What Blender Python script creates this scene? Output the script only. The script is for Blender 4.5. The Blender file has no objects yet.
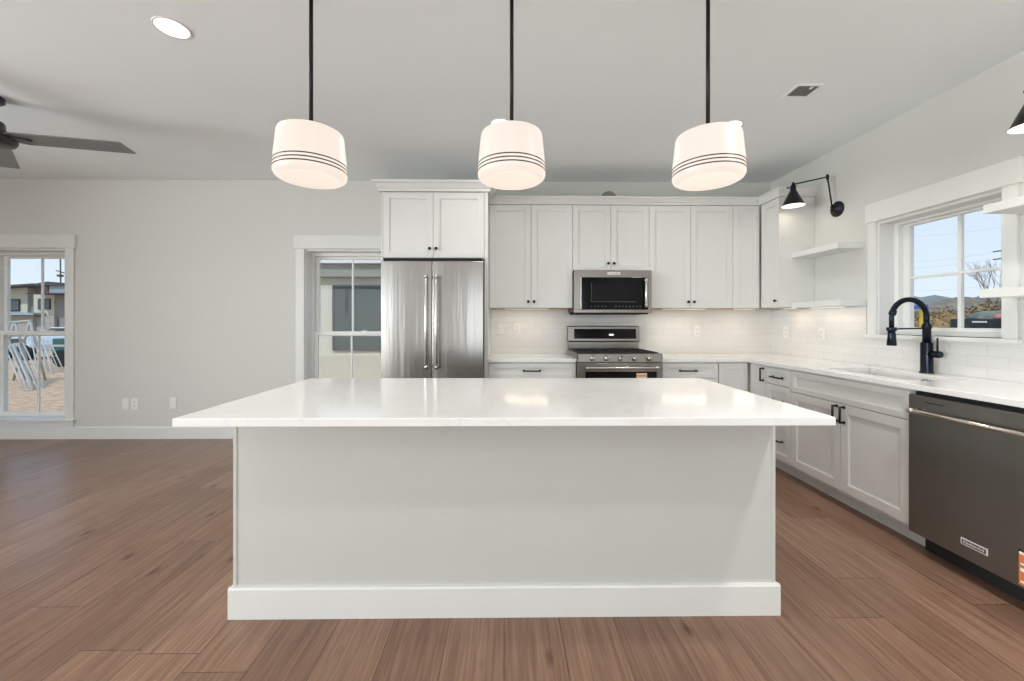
import bpy, bmesh, math, random
from mathutils import Vector, Matrix
random.seed(7)
PI = math.pi
sc = bpy.context.scene
col = sc.collection

# ------------------------------------------------------------------ camera, sky, sun, fill lights, exposure
YB, XW, H = 4.28, 2.874, 2.75          # back wall, right wall, ceiling height
XL, YR = -6.6, -3.4                    # left wall, rear wall (behind the camera)
WT = 0.20                              # outer wall thickness
cam_d = bpy.data.cameras.new('camera')
cam = bpy.data.objects.new('camera', cam_d); col.objects.link(cam)
cam.location = (0, 0, 1.2447)
cam.rotation_euler = (PI/2, -0.0008, -0.0116)
cam_d.sensor_width = 36.0
cam_d.lens = 398.54/1024*36.0
cam_d.shift_x = (512-509.77)/1024
cam_d.shift_y = -(340.5-321.7)/1024
cam_d.clip_start = 0.02; cam_d.clip_end = 1500
sc.camera = cam

sc.view_settings.view_transform = 'Standard'
sc.view_settings.look = 'None'
sc.view_settings.exposure = 0.0
sc.view_settings.gamma = 1.0
sc.view_settings.use_curve_mapping = False
sc.cycles.use_denoising = True
sc.cycles.max_bounces = 12
sc.cycles.diffuse_bounces = 7
sc.cycles.glossy_bounces = 5
sc.cycles.transparent_max_bounces = 12
sc.cycles.sample_clamp_indirect = 6.0
sc.cycles.caustics_reflective = False
sc.cycles.caustics_refractive = False

world = bpy.data.worlds.new('sky'); sc.world = world; world.use_nodes = True
wn, wl = world.node_tree.nodes, world.node_tree.links
for n in list(wn): wn.remove(n)
wo = wn.new('ShaderNodeOutputWorld'); wb = wn.new('ShaderNodeBackground')
wt = wn.new('ShaderNodeTexCoord'); ws = wn.new('ShaderNodeSeparateXYZ'); wr = wn.new('ShaderNodeValToRGB')
wl.new(wt.outputs['Generated'], ws.inputs[0]); wl.new(ws.outputs['Z'], wr.inputs[0])
wr.color_ramp.elements[0].position = 0.0; wr.color_ramp.elements[0].color = (0.80, 0.89, 0.98, 1)
wr.color_ramp.elements[1].position = 0.45; wr.color_ramp.elements[1].color = (0.46, 0.66, 0.97, 1)
wl.new(wr.outputs[0], wb.inputs[0]); wb.inputs[1].default_value = 1.08
wl.new(wb.outputs[0], wo.inputs[0])

def add_light(name, kind, loc, rot, energy, color=(1, 1, 1), size=(1, 1), parent=None, shape='RECTANGLE', spread=PI):
    d = bpy.data.lights.new(name, kind); d.energy = energy; d.color = color
    if kind == 'AREA':
        d.shape = shape; d.size = size[0]
        if shape in ('RECTANGLE', 'ELLIPSE'): d.size_y = size[1]
        d.spread = spread
    o = bpy.data.objects.new(name, d); col.objects.link(o)
    o.location = loc; o.rotation_euler = rot
    if parent: o.parent = parent
    return o

sun = add_light('sun', 'SUN', (0, -10, 20), (math.radians(38), 0, math.radians(-14)), 2.2, (1.0, 0.96, 0.90))
sun.data.angle = math.radians(1.0)
# added fill lights, unseen, in made-up openings behind and left of the camera
fill_tint = (0.918, 0.966, 0.985)
add_light('fill_rear_doors', 'AREA', (-4.9, YR+0.02, 1.25), (math.radians(-90-22), 0, PI), 62, fill_tint, (2.4, 2.2))
add_light('fill_rear_window', 'AREA', (0.75, YR+0.02, 1.3), (math.radians(-90-22), 0, PI), 48, fill_tint, (2.9, 2.0))
add_light('fill_left_window', 'AREA', (XL+0.02, -0.5, 1.35), (math.radians(90+12), 0, -PI/2), 205, fill_tint, (3.2, 1.9), spread=math.radians(128))

# ------------------------------------------------------------------ materials
def mat(name, color=(0.8, 0.8, 0.8), rough=0.5, metal=0.0, spec=0.5, emit=None, estr=0.0, coat=0.0, noise=None, bump=None, trans=0.0, aniso=0.0):
    """noise=(scale, amount, (sx,sy,sz)); bump=(scale, strength, (sx,sy,sz))"""
    m = bpy.data.materials.new(name); m.use_nodes = True
    nt = m.node_tree; N, L = nt.nodes, nt.links
    b = N['Principled BSDF']
    b.inputs['Base Color'].default_value = (*color, 1)
    b.inputs['Roughness'].default_value = rough
    b.inputs['Metallic'].default_value = metal
    b.inputs['Specular IOR Level'].default_value = spec
    b.inputs['Coat Weight'].default_value = coat
    b.inputs['Coat Roughness'].default_value = 0.08
    b.inputs['Anisotropic'].default_value = aniso
    b.inputs['Transmission Weight'].default_value = trans
    if emit:
        b.inputs['Emission Color'].default_value = (*emit, 1); b.inputs['Emission Strength'].default_value = estr
    tc = N.new('ShaderNodeTexCoord')
    def tex(scale, s, detail=4):
        mp = N.new('ShaderNodeMapping'); mp.inputs['Scale'].default_value = s
        L.new(tc.outputs['Object'], mp.inputs[0])
        t = N.new('ShaderNodeTexNoise'); t.inputs['Scale'].default_value = scale; t.inputs['Detail'].default_value = detail
        L.new(mp.outputs[0], t.inputs['Vector']); return t
    if noise is None: noise = (3.0, 0.02, (1, 1, 1))
    t = tex(noise[0], noise[2])
    mx = N.new('ShaderNodeMix'); mx.data_type = 'RGBA'
    a = noise[1]
    mx.inputs[6].default_value = (*[max(0, c*(1-a)) for c in color], 1)
    mx.inputs[7].default_value = (*[min(1, c*(1+a)) for c in color], 1)
    L.new(t.outputs['Fac'], mx.inputs[0]); L.new(mx.outputs[2], b.inputs['Base Color'])
    if bump:
        t2 = tex(bump[0], bump[2]); bp = N.new('ShaderNodeBump'); bp.inputs['Strength'].default_value = bump[1]
        bp.inputs['Distance'].default_value = 0.01
        L.new(t2.outputs['Fac'], bp.inputs['Height']); L.new(bp.outputs[0], b.inputs['Normal'])
    return m

M = {}
M['wall'] = mat('wall_paint', (0.635, 0.64, 0.605), 0.75, noise=(1.2, 0.015, (1, 1, 1)), bump=(60, 0.02, (1, 1, 1)))
M['ceiling'] = mat('ceiling_paint', (0.83, 0.865, 0.88), 0.85)
M['trim'] = mat('white_trim_paint', (0.725, 0.735, 0.715), 0.4)
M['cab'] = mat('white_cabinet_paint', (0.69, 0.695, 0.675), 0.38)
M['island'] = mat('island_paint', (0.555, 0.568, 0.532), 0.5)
M['black'] = mat('matte_black_metal', (0.018, 0.018, 0.02), 0.38, 0.6)
M['faucet'] = mat('dark_blue_black_metal', (0.012, 0.017, 0.028), 0.28, 0.7)
M['gap'] = mat('black_and_gap_shade', (0.01, 0.01, 0.01), 0.8)  # own black of tyres and panels, painted shade in fridge gap and vent
M['steel'] = mat('brushed_steel', (0.37, 0.358, 0.342), 0.26, 1.0, noise=(30, 0.08, (1, 1, 0.02)), bump=(7, 0.9, (1, 1, 0.05)), aniso=0.4)
M['steelh'] = mat('brushed_steel_horizontal', (0.27, 0.255, 0.235), 0.3, 1.0, noise=(30, 0.05, (0.02, 1, 1)), bump=(4, 0.10, (0.3, 1, 1)), aniso=0.3)
M['dsteel'] = mat('dark_steel', (0.215, 0.205, 0.19), 0.34, 0.9, noise=(40, 0.05, (1, 1, 0.05)))  # darkened in colour for the floor reflected in the dishwasher
M['chrome'] = mat('polished_steel', (0.62, 0.61, 0.59), 0.26, 1.0)
M['dglass'] = mat('black_glass', (0.006, 0.006, 0.007), 0.05, 0.0, spec=0.16)
M['iron'] = mat('cast_iron', (0.02, 0.02, 0.02), 0.6, 0.2)
M['plastic'] = mat('white_plastic', (0.80, 0.80, 0.77), 0.35)
M['grey'] = mat('grey_slot', (0.12, 0.12, 0.12), 0.6)
M['foil'] = mat('foil', (0.26, 0.25, 0.235), 0.3, 0.9, noise=(40, 0.3, (1, 1, 1)), bump=(60, 0.4, (1, 1, 1)))
M['orange'] = mat('orange_label', (0.62, 0.19, 0.06), 0.5)
M['badge'] = mat('pale_badge_metal', (0.78, 0.77, 0.74), 0.4, 0.2)
M['keys'] = mat('dim_key_print', (0.06, 0.06, 0.06), 0.4)
M['birch'] = mat('natural_wood_underside', (0.52, 0.38, 0.25), 0.6, noise=(12, 0.15, (1, 6, 1)))
M['paper'] = mat('white_label', (0.85, 0.85, 0.82), 0.5)
M['vinyl'] = mat('white_window_vinyl', (0.78, 0.79, 0.77), 0.35)
M['bulb'] = mat('bright_bulb', (1, 0.95, 0.85), 0.5, emit=(1.0, 0.93, 0.82), estr=1.6)
M['lens'] = mat('lit_lens', (1, 1, 1), 0.5, emit=(1.0, 0.98, 0.93), estr=2.2)
M['ledlens'] = mat('lit_led_strip', (1, 1, 1), 0.5, emit=(1.0, 0.85, 0.66), estr=1.6)
M['opal'] = mat('opal_glass', (0.10, 0.10, 0.10), 0.35, emit=(1.0, 0.86, 0.755), estr=0.88, noise=(2, 0, (1, 1, 1)))
M['opalb'] = mat('opal_glass_bottom', (0.10, 0.10, 0.10), 0.3, emit=(1.0, 0.83, 0.70), estr=0.90, noise=(2, 0, (1, 1, 1)))
M['band'] = mat('black_band', (0.012, 0.010, 0.010), 0.3)
M['fan'] = mat('fan_dark_metal', (0.045, 0.047, 0.05), 0.38, 0.5)
M['blade'] = mat('fan_blade_grey', (0.17, 0.178, 0.178), 0.35, 0.2)
M['sinkm'] = mat('white_composite_sink', (0.74, 0.74, 0.71), 0.3)
M['shadein'] = mat('white_enamel_inside', (0.85, 0.83, 0.78), 0.4)

def glass_mat():
    m = bpy.data.materials.new('window_glass'); m.use_nodes = True
    N, L = m.node_tree.nodes, m.node_tree.links
    for n in list(N): N.remove(n)
    o = N.new('ShaderNodeOutputMaterial'); mx = N.new('ShaderNodeMixShader')
    t = N.new('ShaderNodeBsdfTransparent'); g = N.new('ShaderNodeBsdfGlossy'); g.inputs['Roughness'].default_value = 0.02
    t.inputs[0].default_value = (0.98, 0.99, 0.985, 1)
    lw = N.new('ShaderNodeLayerWeight'); lw.inputs[0].default_value = 0.5
    p = N.new('ShaderNodeMath'); p.operation = 'POWER'; L.new(lw.outputs['Facing'], p.inputs[0]); p.inputs[1].default_value = 5.0
    f = N.new('ShaderNodeMath'); f.operation = 'MULTIPLY_ADD'; L.new(p.outputs[0], f.inputs[0]); f.inputs[1].default_value = 0.6; f.inputs[2].default_value = 0.012
    L.new(f.outputs[0], mx.inputs[0]); L.new(t.outputs[0], mx.inputs[1]); L.new(g.outputs[0], mx.inputs[2]); L.new(mx.outputs[0], o.inputs[0])
    return m
M['glass'] = glass_mat()

class NG:
    """small helper for node maths"""
    def __init__(s, m): s.nt = m.node_tree; s.N = s.nt.nodes; s.L = s.nt.links
    def put(s, sock, v):
        if isinstance(v, (int, float)): sock.default_value = v
        elif isinstance(v, tuple): sock.default_value = v
        else: s.L.new(v, sock)
    def math(s, op, a, b=0.0, c=None):
        n = s.N.new('ShaderNodeMath'); n.operation = op
        s.put(n.inputs[0], a); s.put(n.inputs[1], b)
        if c is not None: s.put(n.inputs[2], c)
        return n.outputs[0]
    def vec(s, x, y, z):
        n = s.N.new('ShaderNodeCombineXYZ'); s.put(n.inputs[0], x); s.put(n.inputs[1], y); s.put(n.inputs[2], z); return n.outputs[0]
    def white(s, v):
        n = s.N.new('ShaderNodeTexWhiteNoise'); n.noise_dimensions = '3D'; s.L.new(v, n.inputs['Vector']); return n.outputs['Value']
    def noise(s, v, scale, detail=4, rough=0.5, dist=0.0):
        n = s.N.new('ShaderNodeTexNoise'); s.L.new(v, n.inputs['Vector']); n.inputs['Scale'].default_value = scale
        n.inputs['Detail'].default_value = detail; n.inputs['Roughness'].default_value = rough; n.inputs['Distortion'].default_value = dist
        return n.outputs['Fac']
    def mix(s, f, a, b, mode='MIX'):
        n = s.N.new('ShaderNodeMix'); n.data_type = 'RGBA'; n.blend_type = mode
        s.put(n.inputs[0], f); s.put(n.inputs[6], a); s.put(n.inputs[7], b); return n.outputs[2]
    def ramp(s, f, stops):
        n = s.N.new('ShaderNodeValToRGB'); e = n.color_ramp.elements
        e[0].position, e[0].color = stops[0][0], (*stops[0][1], 1)
        e[1].position, e[1].color = stops[-1][0], (*stops[-1][1], 1)
        for p, c in stops[1:-1]:
            k = e.new(p); k.color = (*c, 1)
        s.L.new(f, n.inputs[0]); return n.outputs[0]

def floor_mat():
    m = bpy.data.materials.new('oak_planks'); m.use_nodes = True; g = NG(m); b = g.N['Principled BSDF']
    tc = g.N.new('ShaderNodeTexCoord'); sp = g.N.new('ShaderNodeSeparateXYZ'); g.L.new(tc.outputs['Object'], sp.inputs[0])
    x, y = sp.outputs[0], sp.outputs[1]
    W, LN = 0.2286, 1.85
    px = g.math('DIVIDE', g.math('ADD', x, 20*W+0.003), W)
    row = g.math('FLOOR', px); fx = g.math('FRACT', px)
    off = g.math('MULTIPLY', g.white(g.vec(row, 3.1, 7.7)), LN)
    py = g.math('DIVIDE', g.math('ADD', g.math('ADD', y, 30.0), off), LN)
    idx = g.math('FLOOR', py); fy = g.math('FRACT', py)
    r1 = g.white(g.vec(row, idx, 1.5)); r2 = g.white(g.vec(row, idx, 9.2))
    base = g.ramp(r1, [(0.0, (0.235, 0.138, 0.094)), (0.5, (0.285, 0.170, 0.115)), (1.0, (0.340, 0.207, 0.143))])
    # grain, long along the plank
    gv = g.vec(g.math('ADD', g.math('MULTIPLY', x, 16.0), g.math('MULTIPLY', r2, 40.0)), g.math('ADD', g.math('MULTIPLY', y, 1.1), g.math('MULTIPLY', r1, 30.0)), r2)
    g1 = g.noise(gv, 1.6, 7, 0.62, 0.7)
    fv = g.vec(g.math('MULTIPLY', x, 110.0), g.math('ADD', g.math('MULTIPLY', y, 3.0), g.math('MULTIPLY', r2, 30.0)), r1)
    g2 = g.noise(fv, 1.0, 5, 0.6)
    c = g.mix(g.ramp(g1, [(0.30, (1, 1, 1)), (0.62, (0, 0, 0))]), base, (0.72, 0.68, 0.65, 1), 'MULTIPLY')
    c = g.mix(g.ramp(g2, [(0.38, (0.8, 0.8, 0.8)), (0.62, (0, 0, 0))]), c, (0.62, 0.57, 0.54, 1), 'MULTIPLY')
    # knots
    kv = g.vec(g.math('MULTIPLY', x, 7.5), g.math('ADD', g.math('MULTIPLY', y, 3.2), g.math('MULTIPLY', r1, 17.0)), g.math('MULTIPLY', r2, 9.0))
    vo = g.N.new('ShaderNodeTexVoronoi'); vo.inputs['Scale'].default_value = 0.9; g.L.new(kv, vo.inputs['Vector'])
    k = g.math('ADD', vo.outputs['Distance'], g.math('MULTIPLY', g.noise(kv, 6, 3), 0.10))
    c = g.mix(g.ramp(k, [(0.09, (1, 1, 1)), (0.21, (0, 0, 0))]), c, (0.42, 0.34, 0.29, 1), 'MULTIPLY')
    ex = g.math('MINIMUM', fx, g.math('SUBTRACT', 1.0, fx)); ey = g.math('MINIMUM', fy, g.math('SUBTRACT', 1.0, fy))
    e = g.math('MINIMUM', g.math('MULTIPLY', ex, W), g.math('MULTIPLY', ey, LN))
    seam = g.ramp(g.math('MULTIPLY', e, 100.0), [(0.10, (1, 1, 1)), (0.22, (0, 0, 0))])
    c = g.mix(seam, c, (0.40, 0.34, 0.31, 1), 'MULTIPLY')
    g.L.new(c, b.inputs['Base Color'])
    b.inputs['Roughness'].default_value = 0.31; b.inputs['Specular IOR Level'].default_value = 0.45
    bp = g.N.new('ShaderNodeBump'); bp.inputs['Strength'].default_value = 0.25; bp.inputs['Distance'].default_value = 0.004
    g.L.new(g.math('SUBTRACT', g.math('MULTIPLY', g2, 0.25), seam), bp.inputs['Height']); g.L.new(bp.outputs[0], b.inputs['Normal'])
    return m
M['floor'] = floor_mat()

def quartz_mat():
    m = bpy.data.materials.new('white_quartz'); m.use_nodes = True; g = NG(m); b = g.N['Principled BSDF']
    tc = g.N.new('ShaderNodeTexCoord')
    v = g.noise(tc.outputs['Object'], 1.6, 8, 0.65, 1.4)
    s = g.noise(tc.outputs['Object'], 120, 2)
    vein = g.ramp(v, [(0.485, (0, 0, 0)), (0.505, (0.5, 0.5, 0.5)), (0.525, (0, 0, 0))])
    c = g.mix(s, (0.80, 0.80, 0.785, 1), (0.85, 0.85, 0.835, 1))
    c = g.mix(vein, c, (0.74, 0.735, 0.73, 1))
    g.L.new(c, b.inputs['Base Color']); b.inputs['Roughness'].default_value = 0.10; b.inputs['Specular IOR Level'].default_value = 0.55
    return m
M['quartz'] = quartz_mat()

def tile_mat(name, axis):
    m = bpy.data.materials.new(name); m.use_nodes = True; g = NG(m); b = g.N['Principled BSDF']
    tc = g.N.new('ShaderNodeTexCoord'); sp = g.N.new('ShaderNodeSeparateXYZ'); g.L.new(tc.outputs['Object'], sp.inputs[0])
    v = g.vec(sp.outputs[axis], g.math('SUBTRACT', sp.outputs[2], 0.909), 0.0)
    br = g.N.new('ShaderNodeTexBrick'); g.L.new(v, br.inputs['Vector'])
    br.offset = 0.5; br.inputs['Scale'].default_value = 1.0
    br.inputs['Color1'].default_value = (0.745, 0.74, 0.725, 1); br.inputs['Color2'].default_value = (0.715, 0.71, 0.695, 1)
    br.inputs['Mortar'].default_value = (0.62, 0.615, 0.60, 1)
    br.inputs['Mortar Size'].default_value = 0.0016; br.inputs['Mortar Smooth'].default_value = 0.3
    br.inputs['Brick Width'].default_value = 0.203; br.inputs['Row Height'].default_value = 0.0655
    g.L.new(br.outputs['Color'], b.inputs['Base Color'])
    b.inputs['Roughness'].default_value = 0.18
    n = g.noise(tc.outputs['Object'], 14, 2)
    bp = g.N.new('ShaderNodeBump'); bp.inputs['Strength'].default_value = 0.35; bp.inputs['Distance'].default_value = 0.004
    g.L.new(g.math('SUBTRACT', g.math('MULTIPLY', n, 0.5), br.outputs['Fac']), bp.inputs['Height']); g.L.new(bp.outputs[0], b.inputs['Normal'])
    return m
M['tile_back'] = tile_mat('white_tile_back', 0)
M['tile_right'] = tile_mat('white_tile_right', 1)

# ------------------------------------------------------------------ mesh builder
class MB:
    def __init__(s, f=None): s.bm = bmesh.new(); s.f = f or (lambda p: p)
    def _v(s, p): return s.bm.verts.new(s.f(p))
    def box(s, x0, x1, y0, y1, z0, z1):
        if x0 > x1: x0, x1 = x1, x0
        if y0 > y1: y0, y1 = y1, y0
        if z0 > z1: z0, z1 = z1, z0
        v = [s._v((x, y, z)) for x in (x0, x1) for y in (y0, y1) for z in (z0, z1)]
        for f in ((0, 1, 3, 2), (4, 6, 7, 5), (0, 4, 5, 1), (2, 3, 7, 6), (0, 2, 6, 4), (1, 5, 7, 3)):
            s.bm.faces.new([v[i] for i in f])
        return s
    def prism(s, pts, lo, hi, axis='y'):
        """polygon pts extruded along axis; pts are the two other coordinates in order"""
        def P(a, b, t): return {'y': (a, t, b), 'x': (t, a, b), 'z': (a, b, t)}[axis]
        A = [s._v(P(a, b, lo)) for a, b in pts]; B = [s._v(P(a, b, hi)) for a, b in pts]
        n = len(pts)
        s.bm.faces.new(A); s.bm.faces.new(B[::-1])
        for i in range(n): s.bm.faces.new((A[i], B[i], B[(i+1) % n], A[(i+1) % n]))
        return s
    def lathe(s, prof, c=(0, 0, 0), n=32, axis='z', cap=True, smooth=True):
        rings = []
        for r, h in prof:
            ring = []
            for i in range(n):
                a = 2*PI*i/n; u, w = r*math.cos(a), r*math.sin(a)
                p = {'z': (c[0]+u, c[1]+w, c[2]+h), 'y': (c[0]+u, c[1]+h, c[2]+w), 'x': (c[0]+h, c[1]+u, c[2]+w)}[axis]
                ring.append(s._v(p))
            rings.append(ring)
        for a, b in zip(rings, rings[1:]):
            for i in range(n):
                f = s.bm.faces.new((a[i], a[(i+1) % n], b[(i+1) % n], b[i])); f.smooth = smooth
        if cap:
            for q in (rings[0], rings[-1]):
                try: s.bm.faces.new(q)
                except ValueError: pass
        return s
    def tube(s, pts, r, n=12, smooth=True, cap=True):
        pts = [Vector(p) for p in pts]; rings = []
        rr = r if isinstance(r, (list, tuple)) else [r]*len(pts)
        up = None
        for i, p in enumerate(pts):
            d = (pts[min(i+1, len(pts)-1)]-pts[max(i-1, 0)]).normalized()
            if up is None:
                up = Vector((0, 0, 1)) if abs(d.z) < 0.9 else Vector((1, 0, 0))
            a = d.cross(up).normalized(); b = a.cross(d).normalized(); up = b
            rings.append([s._v(p+(a*math.cos(2*PI*k/n)+b*math.sin(2*PI*k/n))*rr[i]) for k in range(n)])
        for a, b in zip(rings, rings[1:]):
            for i in range(n):
                f = s.bm.faces.new((a[i], a[(i+1) % n], b[(i+1) % n], b[i])); f.smooth = smooth
        if cap: s.bm.faces.new(rings[0]); s.bm.faces.new(rings[-1][::-1])
        return s
    def blob(s, c, r, seed=0, rough=0.2, sub=3):
        t = bmesh.ops.create_icosphere(s.bm, subdivisions=sub, radius=1.0); rnd = random.Random(seed)
        ph = [rnd.uniform(0, 6) for _ in range(6)]
        for v in t['verts']:
            p = v.co.copy()
            k = 1+rough*(math.sin(5*p.x+ph[0])*math.sin(6*p.y+ph[1])+0.6*math.sin(11*p.z+ph[2])*math.sin(9*p.x+ph[3])+0.4*rnd.uniform(-1, 1))
            v.co = Vector(c)+Vector((p.x*r[0], p.y*r[1], p.z*r[2]))*k
            for f in v.link_faces: f.smooth = True
        return s

ORG = {}
def build(name, mb, m, parent=None, bevel=0.0, kind=None):
    bm = mb.bm
    o0 = ORG.get(parent.name, Vector((0, 0, 0))) if parent else Vector((0, 0, 0))
    bmesh.ops.recalc_face_normals(bm, faces=bm.faces[:])
    me = bpy.data.meshes.new(name)
    if parent is None:      # origin at the base centre
        xs = [v.co for v in bm.verts]
        o0 = Vector((sum(c.x for c in xs)/len(xs), sum(c.y for c in xs)/len(xs), min(c.z for c in xs)))
        if kind == 'structure': o0 = Vector((0, 0, 0))
    for v in bm.verts: v.co -= o0
    bm.to_mesh(me); bm.free()
    for mm in (m if isinstance(m, (list, tuple)) else [m]): me.materials.append(mm)
    o = bpy.data.objects.new(name, me); col.objects.link(o)
    if parent: o.parent = parent
    else: o.location = o0
    ORG[o.name] = o0
    if bevel:
        b = o.modifiers.new('edge', 'BEVEL'); b.width = bevel; b.segments = 2; b.limit_method = 'ANGLE'; b.angle_limit = math.radians(40)
    if kind: o['kind'] = kind
    return o
def thing(name, label, cat, loc, group=None):
    o = bpy.data.objects.new(name, None); col.objects.link(o); o.location = loc; o.empty_display_size = 0.05
    ORG[o.name] = Vector(loc); o['label'] = label; o['category'] = cat
    if group: o['group'] = group
    return o
def tag(o, label, cat, group=None, kind=None):
    o['label'] = label; o['category'] = cat
    if group: o['group'] = group
    if kind: o['kind'] = kind
    return o
def text(name, body, m, parent, loc, rot, size, depth=0.0006, world=True):
    c = bpy.data.curves.new(name, 'FONT'); c.body = body; c.size = size; c.extrude = depth; c.align_x = 'CENTER'; c.align_y = 'CENTER'
    tmp = bpy.data.objects.new(name+'_curve', c); col.objects.link(tmp)
    bpy.context.view_layer.update()
    me = bpy.data.meshes.new_from_object(tmp.evaluated_get(bpy.context.evaluated_depsgraph_get()))
    bpy.data.objects.remove(tmp); me.materials.clear(); me.materials.append(m)
    o = bpy.data.objects.new(name, me); col.objects.link(o)
    o.parent = parent; o.location = Vector(loc)-ORG[parent.name]; o.rotation_euler = rot; ORG[o.name] = ORG[parent.name]
    return o
def copy_tree(o, parent=None):
    c = o.copy(); col.objects.link(c)
    if parent: c.parent = parent
    ORG[c.name] = ORG.get(o.name, Vector((0, 0, 0)))
    for ch in list(o.children): copy_tree(ch, c)
    return c
S = 'structure'

# ------------------------------------------------------------------ room shell
def shell():
    build('floor', MB().box(XL-WT, XW+WT, YR-WT, YB+WT, -0.10, 0), M['floor'], kind=S)
    build('ceiling', MB().box(XL-WT, XW+WT, YR-WT, YB+WT, H, H+0.25), M['ceiling'], kind=S)
    # openings (centre, half width, bottom, top)
    def wall_x(name, y0, y1, x0, x1, holes):
        mb = MB(); xs = x0
        for a, b, z0, z1 in sorted(holes):
            mb.box(xs, a, y0, y1, 0, H); mb.box(a, b, y0, y1, 0, z0); mb.box(a, b, y0, y1, z1, H); xs = b
        mb.box(xs, x1, y0, y1, 0, H); build(name, mb, M['wall'], kind=S)
    def wall_y(name, x0, x1, y0, y1, holes):
        mb = MB(); ys = y0
        for a, b, z0, z1 in sorted(holes):
            mb.box(x0, x1, ys, a, 0, H); mb.box(x0, x1, a, b, 0, z0); mb.box(x0, x1, a, b, z1, H); ys = b
        mb.box(x0, x1, ys, y1, 0, H); build(name, mb, M['wall'], kind=S)
    wall_x('wall_back', YB, YB+WT, XL-WT, XW+WT, [(W1C-WH, W1C+WH, 0.20, 2.01), (W2C-WH, W2C+WH, 0.20, 2.01)])
    wall_y('wall_right', XW, XW+WT, YR-WT, YB, [(2.26, 3.04, 1.15, 2.01)])
    wall_y('wall_left', XL-WT, XL, YR-WT, YB, [(-2.3, 1.3, 0.3, 2.35)])
    wall_x('wall_rear', YR-WT, YR, XL, XW, [(-6.2, -3.6, 0.05, 2.4), (-0.8, 2.3, 0.2, 2.35)])  # rear and left openings are unseen, added for the fill lights
    # baseboards
    build('baseboard_back', MB().prism([(YB, 0), (YB-0.016, 0), (YB-0.016, 0.118), (YB-0.012, 0.125), (YB, 0.125)], XL, -1.128, 'x'), M['trim'], kind=S)
    build('baseboard_left', MB().prism([(XL, 0), (XL+0.016, 0), (XL+0.016, 0.118), (XL+0.012, 0.125), (XL, 0.125)], YR, YB, 'y'), M['trim'], kind=S)
    build('baseboard_right', MB().box(XW-0.016, XW, YR, 0.90, 0, 0.125), M['trim'], kind=S, bevel=0.003)
W1C, W2C, WH = -5.095, -1.692, 0.445
shell()

def double_hung(n, xc):
    """a two-sash window in the back wall: frame, sashes, grids, panes, casing"""
    y = YB; x0, x1 = xc-WH, xc+WH; z0, z1 = 0.20, 2.01
    root = build(n, MB()
        .box(x0-0.09, x0, y-0.02, y, z0-0.012, z1+0.01).box(x1, x1+0.09, y-0.02, y, z0-0.012, z1+0.01)       # casings
        .box(x0-0.11, x1+0.11, y-0.026, y, z1+0.01, z1+0.15)                                                 # header
        .box(x0-0.115, x1+0.115, y-0.045, y+0.12, z0-0.012, z0+0.012)                                         # stool
        .box(x0-0.09, x1+0.09, y-0.02, y, 0.125, z0-0.012),                                                  # apron
        M['trim'], kind=S, bevel=0.002)
    root['label'] = 'white cased double-hung window'
    build('window_jamb', MB().box(x0, x0+0.012, y, y+0.114, z0+0.013, z1).box(x1-0.012, x1, y, y+0.114, z0+0.013, z1).box(x0+0.012, x1-0.012, y, y+0.114, z1-0.012, z1), M['trim'], root)
    fr = build('window_frame', MB().box(x0, x0+0.038, y+0.115, y+WT, z0, z1).box(x1-0.038, x1, y+0.115, y+WT, z0, z1)
        .box(x0+0.038, x1-0.038, y+0.115, y+WT, z1-0.049, z1).box(x0+0.038, x1-0.038, y+0.121, y+WT, z0, z0+0.016), M['vinyl'], root, bevel=0.002)
    def sash(nm, ya, yb, za, zb, top, bot):
        s0, s1 = x0+0.04, x1-0.04
        g0, g1 = x0+0.08, x1-0.08
        sh = build(nm, MB().box(s0, g0, ya, yb, za, zb).box(g1, s1, ya, yb, za, zb).box(g0, g1, ya, yb, zb-top, zb).box(g0, g1, ya, yb, za, za+bot)
            .box(xc-0.009, xc+0.009, ya+0.006, yb-0.006, za+bot, zb-top), M['vinyl'], root, bevel=0.002)
        ym = (ya+yb)/2
        build('pane', MB().box(g0, g1, ym-0.002, ym+0.002, za+bot, zb-top), M['glass'], sh)
        return sh
    up = sash('upper_sash', y+0.155, y+0.185, 1.085, 1.960, 0.026, 0.05)
    lo = sash('lower_sash', y+0.12, y+0.15, 0.217, 1.138, 0.046, 0.040)
    build('sash_lock', MB().box(xc+0.12, xc+0.16, y+0.125, y+0.147, 1.1382, 1.150), M['vinyl'], lo)
    return root
double_hung('window_1', W1C)
double_hung('window_2', W2C)

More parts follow.
